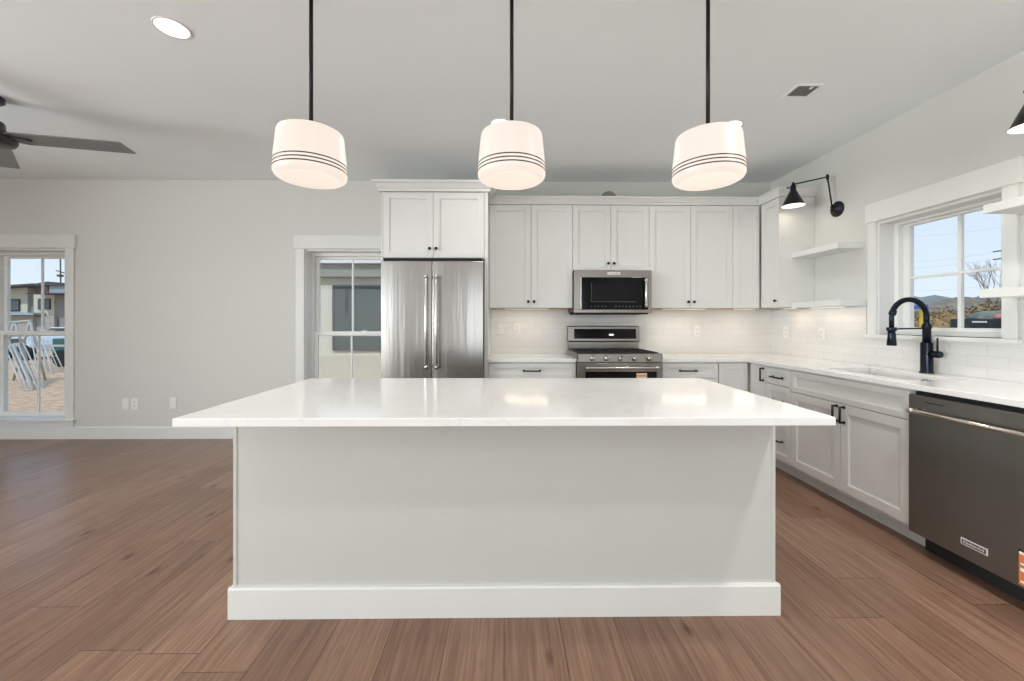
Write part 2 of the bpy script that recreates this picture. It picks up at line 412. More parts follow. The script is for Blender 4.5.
def side_window():
    x = XW; y0, y1, z0, z1 = 2.26, 3.04, 1.15, 2.01; yc = 2.65
    root = build('window_3', MB()
        .box(x-0.02, x, y0-0.07, y0, z0, z1+0.01).box(x-0.02, x, y1, y1+0.068, z0, z1+0.01)
        .box(x-0.026, x, y0-0.088, y1+0.084, z1+0.01, z1+0.155)
        .box(x-0.045, x+0.12, y0-0.088, y1+0.075, z0-0.026, z0), M['trim'], kind=S, bevel=0.002)
    root['label'] = 'white cased window over the sink'
    build('window_jamb', MB().box(x, x+0.114, y0, y0+0.012, z0+0.001, z1).box(x, x+0.114, y1-0.012, y1, z0+0.001, z1).box(x, x+0.114, y0+0.012, y1-0.012, z1-0.012, z1), M['trim'], root)
    build('window_frame', MB().box(x+0.115, x+WT, y0, y0+0.044, z0, z1).box(x+0.115, x+WT, y1-0.044, y1, z0, z1)
        .box(x+0.115, x+WT, y0+0.044, y1-0.044, z1-0.029, z1).box(x+0.121, x+WT, y0+0.044, y1-0.044, z0, z0+0.029), M['vinyl'], root, bevel=0.002)
    g0, g1 = yc-0.295, yc+0.295; b0, b1 = 1.205, 1.962
    xa, xb = x+0.15, x+0.185
    sh = build('window_sash', MB().box(xa, xb, y0+0.045, g0, z0+0.03, z1-0.03).box(xa, xb, g1, y1-0.045, z0+0.03, z1-0.03)
        .box(xa, xb, g0, g1, b1, z1-0.03).box(xa, xb, g0, g1, z0+0.03, b0)
        .box(xa+0.006, xb-0.006, yc-0.036, yc-0.014, b0, b1).box(xa+0.0065, xb-0.0065, g0, g1, 1.566, 1.584), M['vinyl'], root, bevel=0.002)
    build('pane', MB().box(xa+0.015, xa+0.019, g0, g1, b0, b1), M['glass'], sh)
side_window()

def added_glazing():
    """unseen patio doors and windows, added as openings for the fill lights"""
    def unit(nm, f, a, b, z0, z1, div, m):
        # f maps (along, depth, z)
        mb = MB(f)
        mb.box(a, a+0.06, 0.06, 0.14, z0, z1).box(b-0.06, b, 0.06, 0.14, z0, z1).box(a, b, 0.06, 0.14, z1-0.06, z1).box(a, b, 0.06, 0.14, z0, z0+0.06)
        for i in range(1, div):
            c = a+(b-a)*i/div; mb.box(c-0.04, c+0.04, 0.07, 0.13, z0, z1)
        mb.box(a-0.09, a, -0.02, 0, max(0, z0-0.02), z1+0.01).box(b, b+0.09, -0.02, 0, max(0, z0-0.02), z1+0.01).box(a-0.11, b+0.11, -0.026, 0, z1+0.01, z1+0.15)
        r = build(nm, mb, m, kind=S)
        return r
    unit('added_door_1', lambda p: (p[0], YR-p[1], p[2]), -6.2, -3.6, 0.05, 2.4, 2, M['trim'])
    unit('added_window_4', lambda p: (p[0], YR-p[1], p[2]), -0.8, 2.3, 0.2, 2.35, 3, M['trim'])
    unit('added_window_5', lambda p: (XL-p[1], p[0], p[2]), -2.3, 1.3, 0.3, 2.35, 3, M['trim'])
added_glazing()

# ------------------------------------------------------------------ island
def island():
    x0, x1, y0, y1 = -1.141, 1.153, 1.692, 2.35
    isl = thing('kitchen_island', 'pale grey panelled kitchen island carrying the long white worktop', 'kitchen island', (0.006, 2.02, 0))
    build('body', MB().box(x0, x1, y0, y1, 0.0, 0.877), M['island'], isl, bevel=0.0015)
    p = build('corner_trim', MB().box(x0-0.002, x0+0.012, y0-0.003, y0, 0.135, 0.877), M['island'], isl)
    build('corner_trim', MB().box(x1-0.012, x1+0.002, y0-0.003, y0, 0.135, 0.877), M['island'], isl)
    prof = lambda a, s: [(a, 0), (a+s*0.016, 0), (a+s*0.016, 0.122), (a+s*0.012, 0.130), (a, 0.130)]
    build('baseboard', MB().prism(prof(y0, -1), x0-0.016, x1+0.016, 'x'), M['trim'], isl)
    build('baseboard', MB().prism(prof(x0, -1), y0, y1, 'y'), M['trim'], isl)
    build('baseboard', MB().prism(prof(x1, 1), y0, y1, 'y'), M['trim'], isl)
    n = 4; w = (x1-x0)/n
    for i in range(n):   # working side with doors
        a, b = x0+i*w+0.003, x0+(i+1)*w-0.003
        d = build('door', shaker(lambda p: (p[0], y1-p[1], p[2]), a, b, 0.13, 0.86), M['cab'], isl)
    t = build('island_worktop', MB().box(-1.157, 1.173, 1.398, 2.385, 0.877, 0.907), M['quartz'], bevel=0.003)
    tag(t, 'long white quartz worktop with faint veins lying on the island', 'countertop')

def shaker(f, a, b, z0, z1, rail=0.057, t=0.02, rec=0.009):
    """shaker door or drawer front; f maps (along, depth, z) with depth 0 at the cabinet face and negative outwards"""
    mb = MB(f)
    mb.box(a+rail-0.002, b-rail+0.002, -(t-rec), -0.001, z0+rail-0.002, z1-rail+0.002)
    mb.box(a, a+rail, -t, -0.001, z0, z1); mb.box(b-rail, b, -t, -0.001, z0, z1)
    mb.box(a+rail, b-rail, -t, -0.001, z0, z0+rail); mb.box(a+rail, b-rail, -t, -0.001, z1-rail, z1)
    # small sloping bead round the panel
    q = 0.006
    for (u0, u1, w0, w1) in ((a+rail, a+rail+q, z0+rail, z1-rail), (b-rail-q, b-rail, z0+rail, z1-rail)):
        mb.box(u0, u1, -(t-rec+0.004), -(t-rec-0.001), w0, w1)
    for (w0, w1) in ((z0+rail, z0+rail+q), (z1-rail-q, z1-rail)):
        mb.box(a+rail+q, b-rail-q, -(t-rec+0.004), -(t-rec-0.001), w0, w1)
    return mb
island()

# ------------------------------------------------------------------ cabinets
def fb(yf): return lambda p: (p[0], yf+p[1], p[2])          # faces the camera, face plane at y = yf
def fr(xf): return lambda p: (xf+p[1], p[0], p[2])          # faces left, face plane at x = xf
def knob(f, a, z, parent):
    mb = MB()
    prof = [(0.0045, 0.0), (0.0045, 0.012), (0.0125, 0.016), (0.0145, 0.021), (0.0135, 0.026), (0.006, 0.028)]
    c = f((a, -0.02, z)); d = Vector(f((a, -1.02, z)))-Vector(c)
    ax = 'y' if abs(d.y) > 0.5 else 'x'
    mb.lathe([(r, -h) for r, h in prof], c, 16, ax)
    return build('knob', mb, M['black'], parent)
def pull(f, a0, z0, a1, z1, parent, r=0.0062):
    mb = MB()
    n = 0.02; o = 0.05
    P = [f((a0, -n, z0)), f((a0, -o, z0)), f((a1, -o, z1)), f((a1, -n, z1))]
    mb.tube([P[0], P[1]], r, 8); mb.tube([P[3], P[2]], r, 8)
    e = (Vector(P[2])-Vector(P[1])).normalized()*r
    mb.tube([Vector(P[1])-e, Vector(P[2])+e], r*1.1, 8)
    for q, w in ((P[0], P[1]), (P[3], P[2])):
        d = (Vector(w)-Vector(q)).normalized(); mb.tube([Vector(q)-d*0.0005, Vector(q)+d*0.004], r*1.7, 8)
    return build('pull', mb, M['black'], parent)

GU = 'white wall cabinets over the worktop'; GB = 'white base cabinets under the worktop'
def upper(label, f, a0, a1, z0, z1, depth, doors, knobs, group=GU, side=None):
    ctr = f(((a0+a1)/2, depth/2, z0))
    t = thing('wall_cabinet', label, 'cabinet', ctr, group)
    build('body', MB(f).box(a0+0.0005, a1-0.0005, 0.0, depth, z0+0.003, z1), M['cab'], t, bevel=0.001)
    build('bottom_panel', MB(f).box(a0+0.001, a1-0.001, 0.001, depth-0.001, z0, z0+0.003), M['birch'], t)
    n = len(doors)-1
    for i in range(n):
        d = build('door', shaker(f, doors[i]+0.0018, doors[i+1]-0.0018, z0+0.004, z1-0.004), M['cab'], t, bevel=0.001)
        if knobs[i] is not None: knob(f, knobs[i][0], knobs[i][1], d)
    return t
YU = YB-0.334+0.02     # box face; door front is 2 cm nearer
f = fb(YU)
upper('two-door white wall cabinet between fridge surround and microwave', f, -0.156, 0.669, 1.38, 2.405, 0.314-0.004, [-0.156, 0.2565, 0.669], [(0.228, 1.443), (0.285, 1.443)])
upper('short two-door white wall cabinet directly above the microwave', f, 0.669, 1.431, 1.752, 2.405, 0.31, [0.669, 1.049, 1.431], [(1.021, 1.823), (1.077, 1.823)])
upper('two-door white wall cabinet right of the microwave', f, 1.431, 2.269, 1.38, 2.405, 0.31, [1.431, 1.846, 2.269], [(1.817, 1.443), (1.874, 1.443)])
upper('narrow white corner wall cabinet with one door and no knob', f, 2.269, 2.555, 1.38, 2.405, 0.31, [2.269, 2.536], [None])
upper('narrow white wall cabinet on the side wall, one knob, beside the shelves', fr(2.56), 3.666, 3.924, 1.38, 2.405, 0.312, [3.666, 3.924], [(3.700, 1.443)])
# crown along the wall cabinets: profile (outward, z)
def crown_prof(): return [(0.0, 0.0), (0.022, 0.0), (0.022, 0.018), (0.030, 0.024), (0.045, 0.050), (0.060, 0.058), (0.060, 0.072), (0.0, 0.072)]
def crown(path, z0, s=1.0, close_back=0.0):
    """mitred crown; path = list of (x, y, nx, ny) offset directions"""
    mb = MB(); rings = []
    for x, y, nx, ny in path:
        rings.append([mb._v((x+nx*o*s, y+ny*o*s, z0+h*s)) for o, h in crown_prof()])
    n = len(crown_prof())
    for a, b in zip(rings, rings[1:]):
        for i in range(n): mb.bm.faces.new((a[i], a[(i+1) % n], b[(i+1) % n], b[i]))
    mb.bm.faces.new(rings[0]); mb.bm.faces.new(rings[-1][::-1])
    return mb
ydf = YU-0.02
c = build('crown_molding', crown([(-0.155, ydf+0.012, 0, -1), (2.552, ydf+0.012, -1, -1), (2.552, 3.668, -1, -1), (2.873, 3.668, 0, -1)], 2.406), M['cab'])
tag(c, 'white crown molding along the top of the wall cabinets, turning the corner', 'molding')

def tall_fridge_cabinet():
    yf = YB-0.65+0.02; f = fb(yf)
    t = thing('fridge_surround', 'tall white cabinet surround with two small doors above the refrigerator', 'cabinet', (-0.64, YB-0.3, 0))
    x0, x1 = -1.126, -0.157
    build('body', MB().box(x0, x1, yf, YB-0.002, 1.818, 2.43), M['cab'], t, bevel=0.001)
    build('side_panel', MB().box(x0, x0+0.02, yf-0.02, YB-0.002, 0, 1.818).box(x0, x0+0.014, yf-0.02, yf, 1.818, 2.43), M['cab'], t, bevel=0.001)
    build('side_panel', MB().box(x1-0.032, x1, yf-0.02, YB-0.002, 0, 1.818).box(x1-0.03, x1, yf-0.02, yf, 1.818, 2.43), M['cab'], t, bevel=0.001)
    for a, b, k in ((x0+0.017, -0.6565, -0.685), (-0.653, x1-0.033, -0.626)):
        d = build('door', shaker(f, a, b, 1.826, 2.42), M['cab'], t, bevel=0.001)
        knob(f, k, 1.907, d)
    build('crown', crown([(x0+0.005, YB-0.004, -1, 0), (x0+0.005, yf-0.012, -1, -1), (x1-0.005, yf-0.012, 1, -1), (x1-0.005, 3.852, 1, 0)], 2.425, 1.22), M['cab'], t)
    build('top_panel', MB().box(x0+0.002, x1-0.002, yf-0.01, YB-0.003, 2.43, 2.49), M['cab'], t)
tall_fridge_cabinet()

def base(label, f, a0, a1, depth, fronts, toe=True, body_a=None):
    """fronts: list of (kind, a0, a1, z0, z1, pull or None)"""
    ctr = f(((a0+a1)/2, depth/2, 0))
    t = thing('base_cabinet', label, 'cabinet', (ctr[0], ctr[1], 0), GB)
    ba = body_a or (a0, a1)
    build('body', MB(f).box(ba[0]+0.0005, ba[1]-0.0005, 0, depth, 0.10, 0.8765), M['cab'], t, bevel=0.001)
    if toe: build('toe_kick', MB(f).box(ba[0]+0.0005, ba[1]-0.0005, 0.078, depth-0.02, 0.0, 0.0995), M['cab'], t)
    for k, b0, b1, z0, z1, p in fronts:
        d = build(k, shaker(f, b0+0.0018, b1-0.0018, z0, z1, rail=0.05 if z1-z0 > 0.2 else 0.038), M['cab'], t, bevel=0.001)
        if p: pull(f, *p, d)
    return t
YF = YB-0.643+0.02; f = fb(YF); DB = YB-YF-0.004
dr = lambda a0, a1, c: [('drawer', a0, a1, 0.73, 0.862, (c-0.073, 0.797, c+0.073, 0.797)), ('drawer', a0, a1, 0.43, 0.724, (c-0.073, 0.64, c+0.073, 0.64)), ('drawer', a0, a1, 0.125, 0.424, (c-0.073, 0.335, c+0.073, 0.335))]
base('white three-drawer base cabinet between refrigerator and range', f, -0.155, 0.648, DB, dr(-0.155, 0.648, 0.243))
base('white three-drawer base cabinet right of the range', f, 1.422, 1.96, DB, dr(1.422, 1.955, 1.676))
base('white corner base cabinet with plain door and no pull, facing the room', f, 1.9605, 2.248, DB, [('door', 1.965, 2.228, 0.125, 0.862, None)], body_a=(1.9605, 2.869))
XF = XW-0.643+0.02; f = fr(XF); DR = XW-XF-0.004
base('narrow white base cabinet with one door in the inside corner', f, 3.385, 3.60, DR, [('door', 3.385, 3.600, 0.125, 0.862, (3.416, 0.843, 3.416, 0.74))], body_a=(3.384, 3.6225))
c = 3.235
base('narrow white base cabinet of stacked drawers beside the sink cabinet', f, 3.0865, 3.3835, DR, [('drawer', 3.088, 3.3835, 0.73, 0.862, (c-0.055, 0.79, c+0.055, 0.79)), ('drawer', 3.088, 3.3835, 0.43, 0.724, (c-0.055, 0.60, c+0.055, 0.60)), ('drawer', 3.088, 3.3835, 0.125, 0.424, (c-0.055, 0.278, c+0.055, 0.278))])
def sink_base():
    t = thing('base_cabinet', 'wide white sink cabinet with two doors under a blank front, beside the dishwasher', 'cabinet', (2.54, 2.63, 0), GB)
    a0, a1 = 2.166, 3.086
    build('body', MB(f).box(a0, a0+0.018, 0, DR, 0.10, 0.8765).box(a1-0.018, a1-0.0005, 0, DR, 0.10, 0.8765).box(a0+0.018, a1-0.018, 0, DR, 0.10, 0.12).box(a0+0.018, a1-0.018, 0, 0.02, 0.12, 0.8765).box(a0+0.018, a1-0.018, DR-0.01, DR, 0.12, 0.8765), M['cab'], t)
    build('toe_kick', MB(f).box(a0, a1-0.0005, 0.078, 0.12, 0.0, 0.0995), M['cab'], t)
    build('false_front', shaker(f, a0+0.002, a1-0.002, 0.705, 0.862, rail=0.038), M['cab'], t, bevel=0.001)
    d = build('door', shaker(f, 2.629, a1-0.002, 0.125, 0.700), M['cab'], t, bevel=0.001); pull(f, 2.655, 0.682, 2.655, 0.582, d)
    d = build('door', shaker(f, a0+0.002, 2.625, 0.125, 0.700), M['cab'], t, bevel=0.001); pull(f, 2.597, 0.682, 2.597, 0.582, d)
sink_base()
base('white base cabinet past the dishwasher, beyond the frame edge', f, 0.92, 1.552, DR, [('door', 0.925, 1.55, 0.125, 0.862, None)])

# worktops
cl = build('worktop', MB().box(-0.156, 0.650, YF-0.035, YB-0.010, 0.877, 0.907), M['quartz'], bevel=0.002)
tag(cl, 'short white worktop between refrigerator and range', 'countertop')
XC, YC = XF-0.035, YF-0.035
sx0, sx1, sy0, sy1 = 2.345, 2.715, 2.29, 2.93
lw = MB()
# L shaped top with the sink cut-out, as one welded set of slabs
xs = [XC, sx0, sx1, XW-0.010]; ys = [0.90, sy0, sy1, YC, YB-0.010]
def grid_slab(mb, cells, xs, ys, z0, z1):
    vs = {}
    def V(i, j, k):
        if (i, j, k) not in vs: vs[(i, j, k)] = mb._v((xs[i], ys[j], (z0, z1)[k]))
        return vs[(i, j, k)]
    for (i, j) in cells:
        mb.bm.faces.new((V(i, j, 1), V(i+1, j, 1), V(i+1, j+1, 1), V(i, j+1, 1)))
        mb.bm.faces.new((V(i, j, 0), V(i, j+1, 0), V(i+1, j+1, 0), V(i+1, j, 0)))
        for (di, dj, a, b) in ((-1, 0, (i, j+1), (i, j)), (1, 0, (i+1, j), (i+1, j+1)), (0, -1, (i, j), (i+1, j)), (0, 1, (i+1, j+1), (i, j+1))):
            if (i+di, j+dj) not in cells:
                mb.bm.faces.new((V(*a, 0), V(*b, 0), V(*b, 1), V(*a, 1)))
xs2 = [1.4205]+xs
cells = {(i, j) for i in (1, 2, 3) for j in (0, 1, 2, 3)}-{(2, 1)} | {(0, 3)}
grid_slab(lw, cells, xs2, ys, 0.877, 0.907)
cr = build('worktop', lw, M['quartz'], bevel=0.002)
tag(cr, 'white L-shaped worktop running from the range round to the dishwasher', 'countertop')
# sink
sk = MB(); t_ = 0.012; zb = 0.67
sk.box(sx0-t_, sx0, sy0-t_, sy1+t_, zb, 0.8768).box(sx1, sx1+t_, sy0-t_, sy1+t_, zb, 0.8768).box(sx0, sx1, sy0-t_, sy0, zb, 0.8768).box(sx0, sx1, sy1, sy1+t_, zb, 0.8768).box(sx0-t_, sx1+t_, sy0-t_, sy1+t_, zb-0.012, zb)
sr = thing('sink', 'white undermount sink set in the worktop below the side window', 'sink', (2.53, 2.61, zb-0.012))
bs = build('basin', sk, M['sinkm'], sr)
build('drain', MB().lathe([(0.055, 0.0005), (0.055, 0.004), (0.045, 0.005), (0.01, 0.002)], (2.53, 2.61, zb), 24), M['chrome'], sr)
b = thing('air_switch', 'small round grey push button in the worktop near the dishwasher', 'button', (2.395, 2.245, 0.9065))
build('button', MB().lathe([(0.02, 0), (0.02, 0.004), (0.013, 0.005), (0.013, 0.010), (0.010, 0.011)], (2.395, 2.245, 0.9068), 20), M['steel'], b)

# backsplash
bsb = build('backsplash', MB().box(-0.156, 2.866, YB-0.009, YB-0.0005, 0.907, 1.3795).box(0.672, 1.428, YB-0.009, YB-0.0005, 1.3795, 1.75), M['tile_back'])
bsb.location = (0, 0, 0)
bsb.data.transform(Matrix.Translation(ORG[bsb.name])); tag(bsb, 'white running-bond tile backsplash on the back wall behind the range', 'backsplash')
bsr = build('backsplash', MB().box(XW-0.009, XW-0.0005, 0.90, 2.168, 0.907, 1.375).box(XW-0.009, XW-0.0005, 2.168, 3.132, 0.907, 1.124).box(XW-0.009, XW-0.0005, 3.132, YB-0.010, 0.907, 1.3745), M['tile_right'])
bsr.location = (0, 0, 0)
bsr.data.transform(Matrix.Translation(ORG[bsr.name])); tag(bsr, 'white running-bond tile backsplash on the side wall behind sink and faucet', 'backsplash')

# floating shelves
def shelf(label, x0, y0, y1, z0, z1):
    t = build('floating_shelf', MB().box(x0, XW-0.0005, y0, y1, z0, z1), M['trim'], bevel=0.0015); tag(t, label, 'shelf', 'white floating shelves')
shelf('upper white floating shelf between corner cabinet and sink window', 2.654, 3.152, 3.665, 1.836, 1.883)
shelf('lower white floating shelf between corner cabinet and sink window', 2.654, 3.136, 3.665, 1.375, 1.423)
shelf('upper white floating shelf on the near side of the sink window', 2.61, 1.45, 2.148, 1.836, 1.883)
shelf('lower white floating shelf on the near side of the sink window', 2.61, 1.45, 2.164, 1.378, 1.425)

# ------------------------------------------------------------------ appliances
def bar_handle(p0, p1, out, r, parent, name='handle', m=None):
    p0, p1, out = Vector(p0), Vector(p1), Vector(out)
    d = (p1-p0).normalized(); mb = MB()
    mb.tube([p0+out, p0+out+d*0.004, p1+out-d*0.004, p1+out], [r*0.8, r, r, r*0.8], 14)
    for q, s in ((p0, 1), (p1, -1)):
        b0 = q+d*s*0.022
        mb.tube([b0, b0+out], [r*1.1, r*0.85], 12)
        mb.tube([b0+out-d*0.012, b0+out+d*0.012], r*1.22, 14)
    return build(name, mb, m or M['chrome'], parent)

def fridge():
    x0, x1 = -1.097, -0.195; yd = 3.53; yb = 3.61
    t = thing('refrigerator', 'stainless french-door refrigerator built into the white surround', 'refrigerator', (-0.646, 3.9, 0))
    build('body', MB().box(x0+0.005, x1-0.005, yb, YB-0.03, 0.03, 1.765), M['gap'], t)
    build('feet', MB().box(x0+0.05, x1-0.05, yb+0.02, YB-0.1, 0, 0.03), M['gap'], t)
    xm = -0.647
    def curved(a, b, z0, z1):
        n = 10; P = []
        for i in range(n+1):
            s = i/n; P.append((a+(b-a)*s, yd+0.010*(2*s-1)**2))
        P += [(b, yb-0.006), (a, yb-0.006)]
        return MB().prism(P, z0, z1, 'z')
    dl = build('door', curved(x0, xm-0.003, 0.73, 1.781), M['steel'], t, bevel=0.004)
    dr_ = build('door', curved(xm+0.003, x1, 0.73, 1.781), M['steel'], t, bevel=0.004)
    fz = build('freezer_drawer', curved(x0, x1, 0.08, 0.722), M['steel'], t, bevel=0.004)
    bar_handle((-0.692, yd+0.006, 0.825), (-0.692, yd+0.006, 1.662), (0, -0.055, 0), 0.0125, dl)
    bar_handle((-0.602, yd+0.006, 0.825), (-0.602, yd+0.006, 1.662), (0, -0.055, 0), 0.0125, dr_)
    bar_handle((x0+0.06, yd, 0.62), (x1-0.06, yd, 0.62), (0, -0.055, 0), 0.0125, fz)
    build('gap_filler', MB().box(x0+0.01, x1-0.01, yb-0.04, YB-0.2, 1.7655, 1.812), M['gap'], t)  # black filler, stands in for the shade in the gap above the fridge
fridge()

def microwave():
    x0, x1, z0, z1 = 0.671, 1.429, 1.332, 1.750; yf = 3.868; yb = YB-0.012
    t = thing('microwave', 'stainless over-the-range microwave with black glass door', 'microwave', (1.05, 4.07, z0))
    build('body', MB().box(x0+0.003, x1-0.003, yf+0.03, yb, z0+0.012, z1), M['dsteel'], t, bevel=0.003)
    build('vent_base', MB().box(x0+0.02, x1-0.02, yf+0.04, yb, z0-0.012, z0+0.012), M['gap'], t)
    d = build('door', MB().box(x0, x1, yf, yf+0.029, z0+0.072, z1-0.0).box(x0, x1, yf, yf+0.029, z0, z0+0.030).box(x0, x0+0.058, yf, yf+0.029, z0+0.030, z0+0.072).box(x1-0.04, x1, yf, yf+0.029, z0+0.030, z0+0.072)
        , M['steelh'], t, bevel=0.003)
    # one-piece dark glass set proud of the steel
    gx0, gx1, gz0, gz1 = x0+0.062, x1-0.035, z0+0.034, z1-0.072
    g = build('door_glass', MB().box(gx0, gx1, yf-0.004, yf+0.02, gz0, gz1), M['dglass'], t, bevel=0.002)
    build('glass_trim', MB().box(gx0-0.001, gx0+0.007, yf-0.007, yf+0.02, gz0, gz1), M['chrome'], g)
    build('cooking_window', MB().box(gx0+0.105, gx1-0.125, yf-0.005, yf-0.0035, gz0+0.075, gz1-0.065), mat('window_mesh', (0.007, 0.008, 0.008), 0.2, spec=0.15), g)
    build('window_edge', MB().box(gx0+0.102, gx0+0.105, yf-0.0055, yf-0.0035, gz0+0.072, gz1-0.05).box(gx0+0.102, gx1-0.125, yf-0.0055, yf-0.0035, gz0+0.072, gz0+0.075), M['grey'], g)
    for i in range(15):
        if i in (5, 6): continue
        build('touch_key', MB().box(gx0+0.10+i*0.034, gx0+0.112+i*0.034, yf-0.0052, yf-0.0038, gz0+0.022, gz0+0.034), M['keys'], g)
    hb = bar_handle((gx1-0.035, yf, gz0+0.02), (gx1-0.035, yf, gz1-0.01), (0, -0.045, 0), 0.0135, g)
    bd = build('badge', MB().box(0.995, 1.120, yf-0.003, yf, z1-0.048, z1-0.022), M['badge'], t, bevel=0.001)
    text('badge_lettering', 'KitchenAid', M['grey'], bd, (1.0575, yf-0.0035, z1-0.035), (PI/2, 0, 0), 0.022)
microwave()

def range_():
    x0, x1 = 0.6525, 1.4175; yf = 3.59; zt = 0.912
    t = thing('kitchen_range', 'stainless gas range with five knobs set between the drawer cabinets', 'range', (1.035, 3.92, 0))
    build('body', MB().box(x0, x1, yf+0.01, YB-0.03, 0.10, 0.905), M['dsteel'], t)
    build('toe_panel', MB().box(x0+0.02, x1-0.02, yf+0.06, YB-0.05, 0.0, 0.10), M['gap'], t)
    # cooktop with raised steel edges
    ct = build('cooktop', MB().box(x0+0.012, x1-0.012, yf+0.0, YB-0.09, 0.905, 0.930), M['iron'], t, bevel=0.003)
    build('cooktop_edge', MB().prism([(yf-0.02, 0.905), (yf-0.02, 0.945), (yf+0.0, 0.958), (YB-0.09, 0.950), (YB-0.09, 0.905)], x0, x0+0.012, 'x'), M['steelh'], ct)
    build('cooktop_edge', MB().prism([(yf-0.02, 0.905), (yf-0.02, 0.945), (yf+0.0, 0.958), (YB-0.09, 0.950), (YB-0.09, 0.905)], x1-0.012, x1, 'x'), M['steelh'], ct)
    for i in range(3):       # three continuous grates
        a, b = x0+0.018+i*0.2435, x0+0.018+(i+1)*0.2435-0.004
        g = MB(); y0, y1 = yf+0.03, YB-0.12; zg = 0.955
        for xx in (a+0.006, b-0.006): g.box(xx-0.006, xx+0.006, y0, y1, zg, zg+0.012)
        for yy in (y0+0.006, (y0+y1)/2, y1-0.006): g.box(a+0.012, b-0.012, yy-0.006, yy+0.006, zg+0.0005, zg+0.0115)
        xm = (a+b)/2
        for yy in ((3*y0+y1)/4, (y0+3*y1)/4):
            g.box(a+0.012, xm-0.03, yy-0.005, yy+0.005, zg+0.001, zg+0.012); g.box(xm+0.03, b-0.012, yy-0.005, yy+0.005, zg+0.001, zg+0.012)
            g.box(xm-0.005, xm+0.005, yy-0.11, yy-0.03, zg+0.001, zg+0.012); g.box(xm-0.005, xm+0.005, yy+0.03, yy+0.11, zg+0.001, zg+0.012)
        for xx in (a+0.006, b-0.006):
            for yy in (y0+0.006, y1-0.006): g.box(xx-0.005, xx+0.005, yy-0.005, yy+0.005, 0.9298, zg)
        build('grate', g, M['iron'], t)
    for bx, by, r in ((x0+0.14, 3.72, 0.045), (x0+0.14, 4.03, 0.035), (1.035, 3.875, 0.05), (x1-0.14, 3.72, 0.05), (x1-0.14, 4.03, 0.035)):
        build('burner', MB().lathe([(r, 0), (r, 0.012), (r*0.8, 0.018), (r*0.2, 0.02)], (bx, by, 0.9298), 20), M['iron'], t)
    cp = build('control_panel', MB().prism([(yf+0.01, 0.878), (yf-0.02, 0.878), (yf-0.024, 0.885), (yf-0.014, 0.955), (yf+0.03, 0.958), (yf+0.03, 0.93), (yf+0.01, 0.905)], x0, x1, 'x'), M['steelh'], t, bevel=0.002)
    for kx in (0.781, 0.908, 1.035, 1.162, 1.292):
        k = build('knob', MB().lathe([(0.027, 0), (0.027, -0.006), (0.021, -0.010), (0.019, -0.036), (0.015, -0.040), (0.003, -0.040)], (kx, yf-0.018, 0.918), 24, 'y'), M['chrome'], t)
        build('knob_grip', MB().box(kx-0.0045, kx+0.0045, yf-0.062, yf-0.055, 0.900, 0.936), M['steelh'], k, bevel=0.001)
    # oven door
    zd0, zd1 = 0.26, 0.870
    wx0, wx1, wz0, wz1 = x0+0.066, x1-0.055, 0.42, 0.797
    d = build('oven_door', MB().box(x0+0.002, wx0, yf-0.03, yf+0.009, zd0, zd1).box(wx1, x1-0.002, yf-0.03, yf+0.009, zd0, zd1).box(wx0, wx1, yf-0.03, yf+0.009, zd0, wz0).box(wx0, wx1, yf-0.03, yf+0.009, wz1, zd1), M['steelh'], t, bevel=0.002)
    build('oven_window', MB().box(wx0, wx1, yf-0.026, yf+0.009, wz0, wz1), M['dglass'], d)
    bar_handle((x0+0.06, yf-0.028, 0.836), (x1-0.05, yf-0.028, 0.836), (0, -0.05, 0), 0.012, d)
    st = build('sticker', MB().box(1.178, 1.274, yf-0.029, yf-0.0265, 0.66, 0.785), mat('tan_label', (0.62, 0.30, 0.14), 0.5), d)
    build('printed_line', MB().box(1.183, 1.269, yf-0.0302, yf-0.029, 0.772, 0.780), M['paper'], st)
    build('printed_line', MB().box(1.183, 1.269, yf-0.0302, yf-0.029, 0.745, 0.750), M['paper'], st)
    build('printed_line', MB().box(1.183, 1.245, yf-0.0302, yf-0.029, 0.728, 0.733), M['paper'], st)
    build('storage_drawer', MB().box(x0+0.002, x1-0.002, yf-0.028, yf+0.009, 0.105, 0.252), M['steelh'], t, bevel=0.002)
    # back guard
    bx0, bx1 = 0.679, 1.433; yg = 4.185
    bx0, bx1 = 0.664, 1.42
    build('riser', MB().box(bx0+0.008, bx1-0.008, yg+0.012, YB-0.03, 0.905, 1.03), M['steelh'], t)
    bg = build('backguard', MB().prism([(yg, 1.035), (yg-0.004, 1.045), (yg+0.008, 1.195), (yg+0.016, 1.20), (YB-0.012, 1.20), (YB-0.012, 1.035)], bx0, bx1, 'x'), M['steelh'], t, bevel=0.003)
    dp = build('display', MB().prism([(yg-0.0045, 1.066), (yg+0.0045, 1.170), (yg+0.02, 1.170), (yg+0.02, 1.066)], bx0+0.062, bx1-0.040, 'x'), M['dglass'], bg)
    build('clock_display', MB().prism([(1.118+0.027*math.cos(2*PI*i/20), 1.108+0.010*math.sin(2*PI*i/20)) for i in range(20)], yg-0.005, yg+0.006, 'y'), mat('lit_clock', (0.9, 0.95, 1), 0.4, emit=(0.85, 0.95, 1.0), estr=0.8), dp)
    for i in range(4):
        for j in range(3): build('touch_key', MB().box(0.91+i*0.022, 0.917+i*0.022, yg-0.002+j*0.0022, yg+0.004, 1.090+j*0.024, 1.096+j*0.024), M['keys'], dp)
    for j in range(3): build('touch_key', MB().box(1.215, 1.222, yg-0.002+j*0.0022, yg+0.004, 1.090+j*0.024, 1.096+j*0.024), M['keys'], dp)
range_()

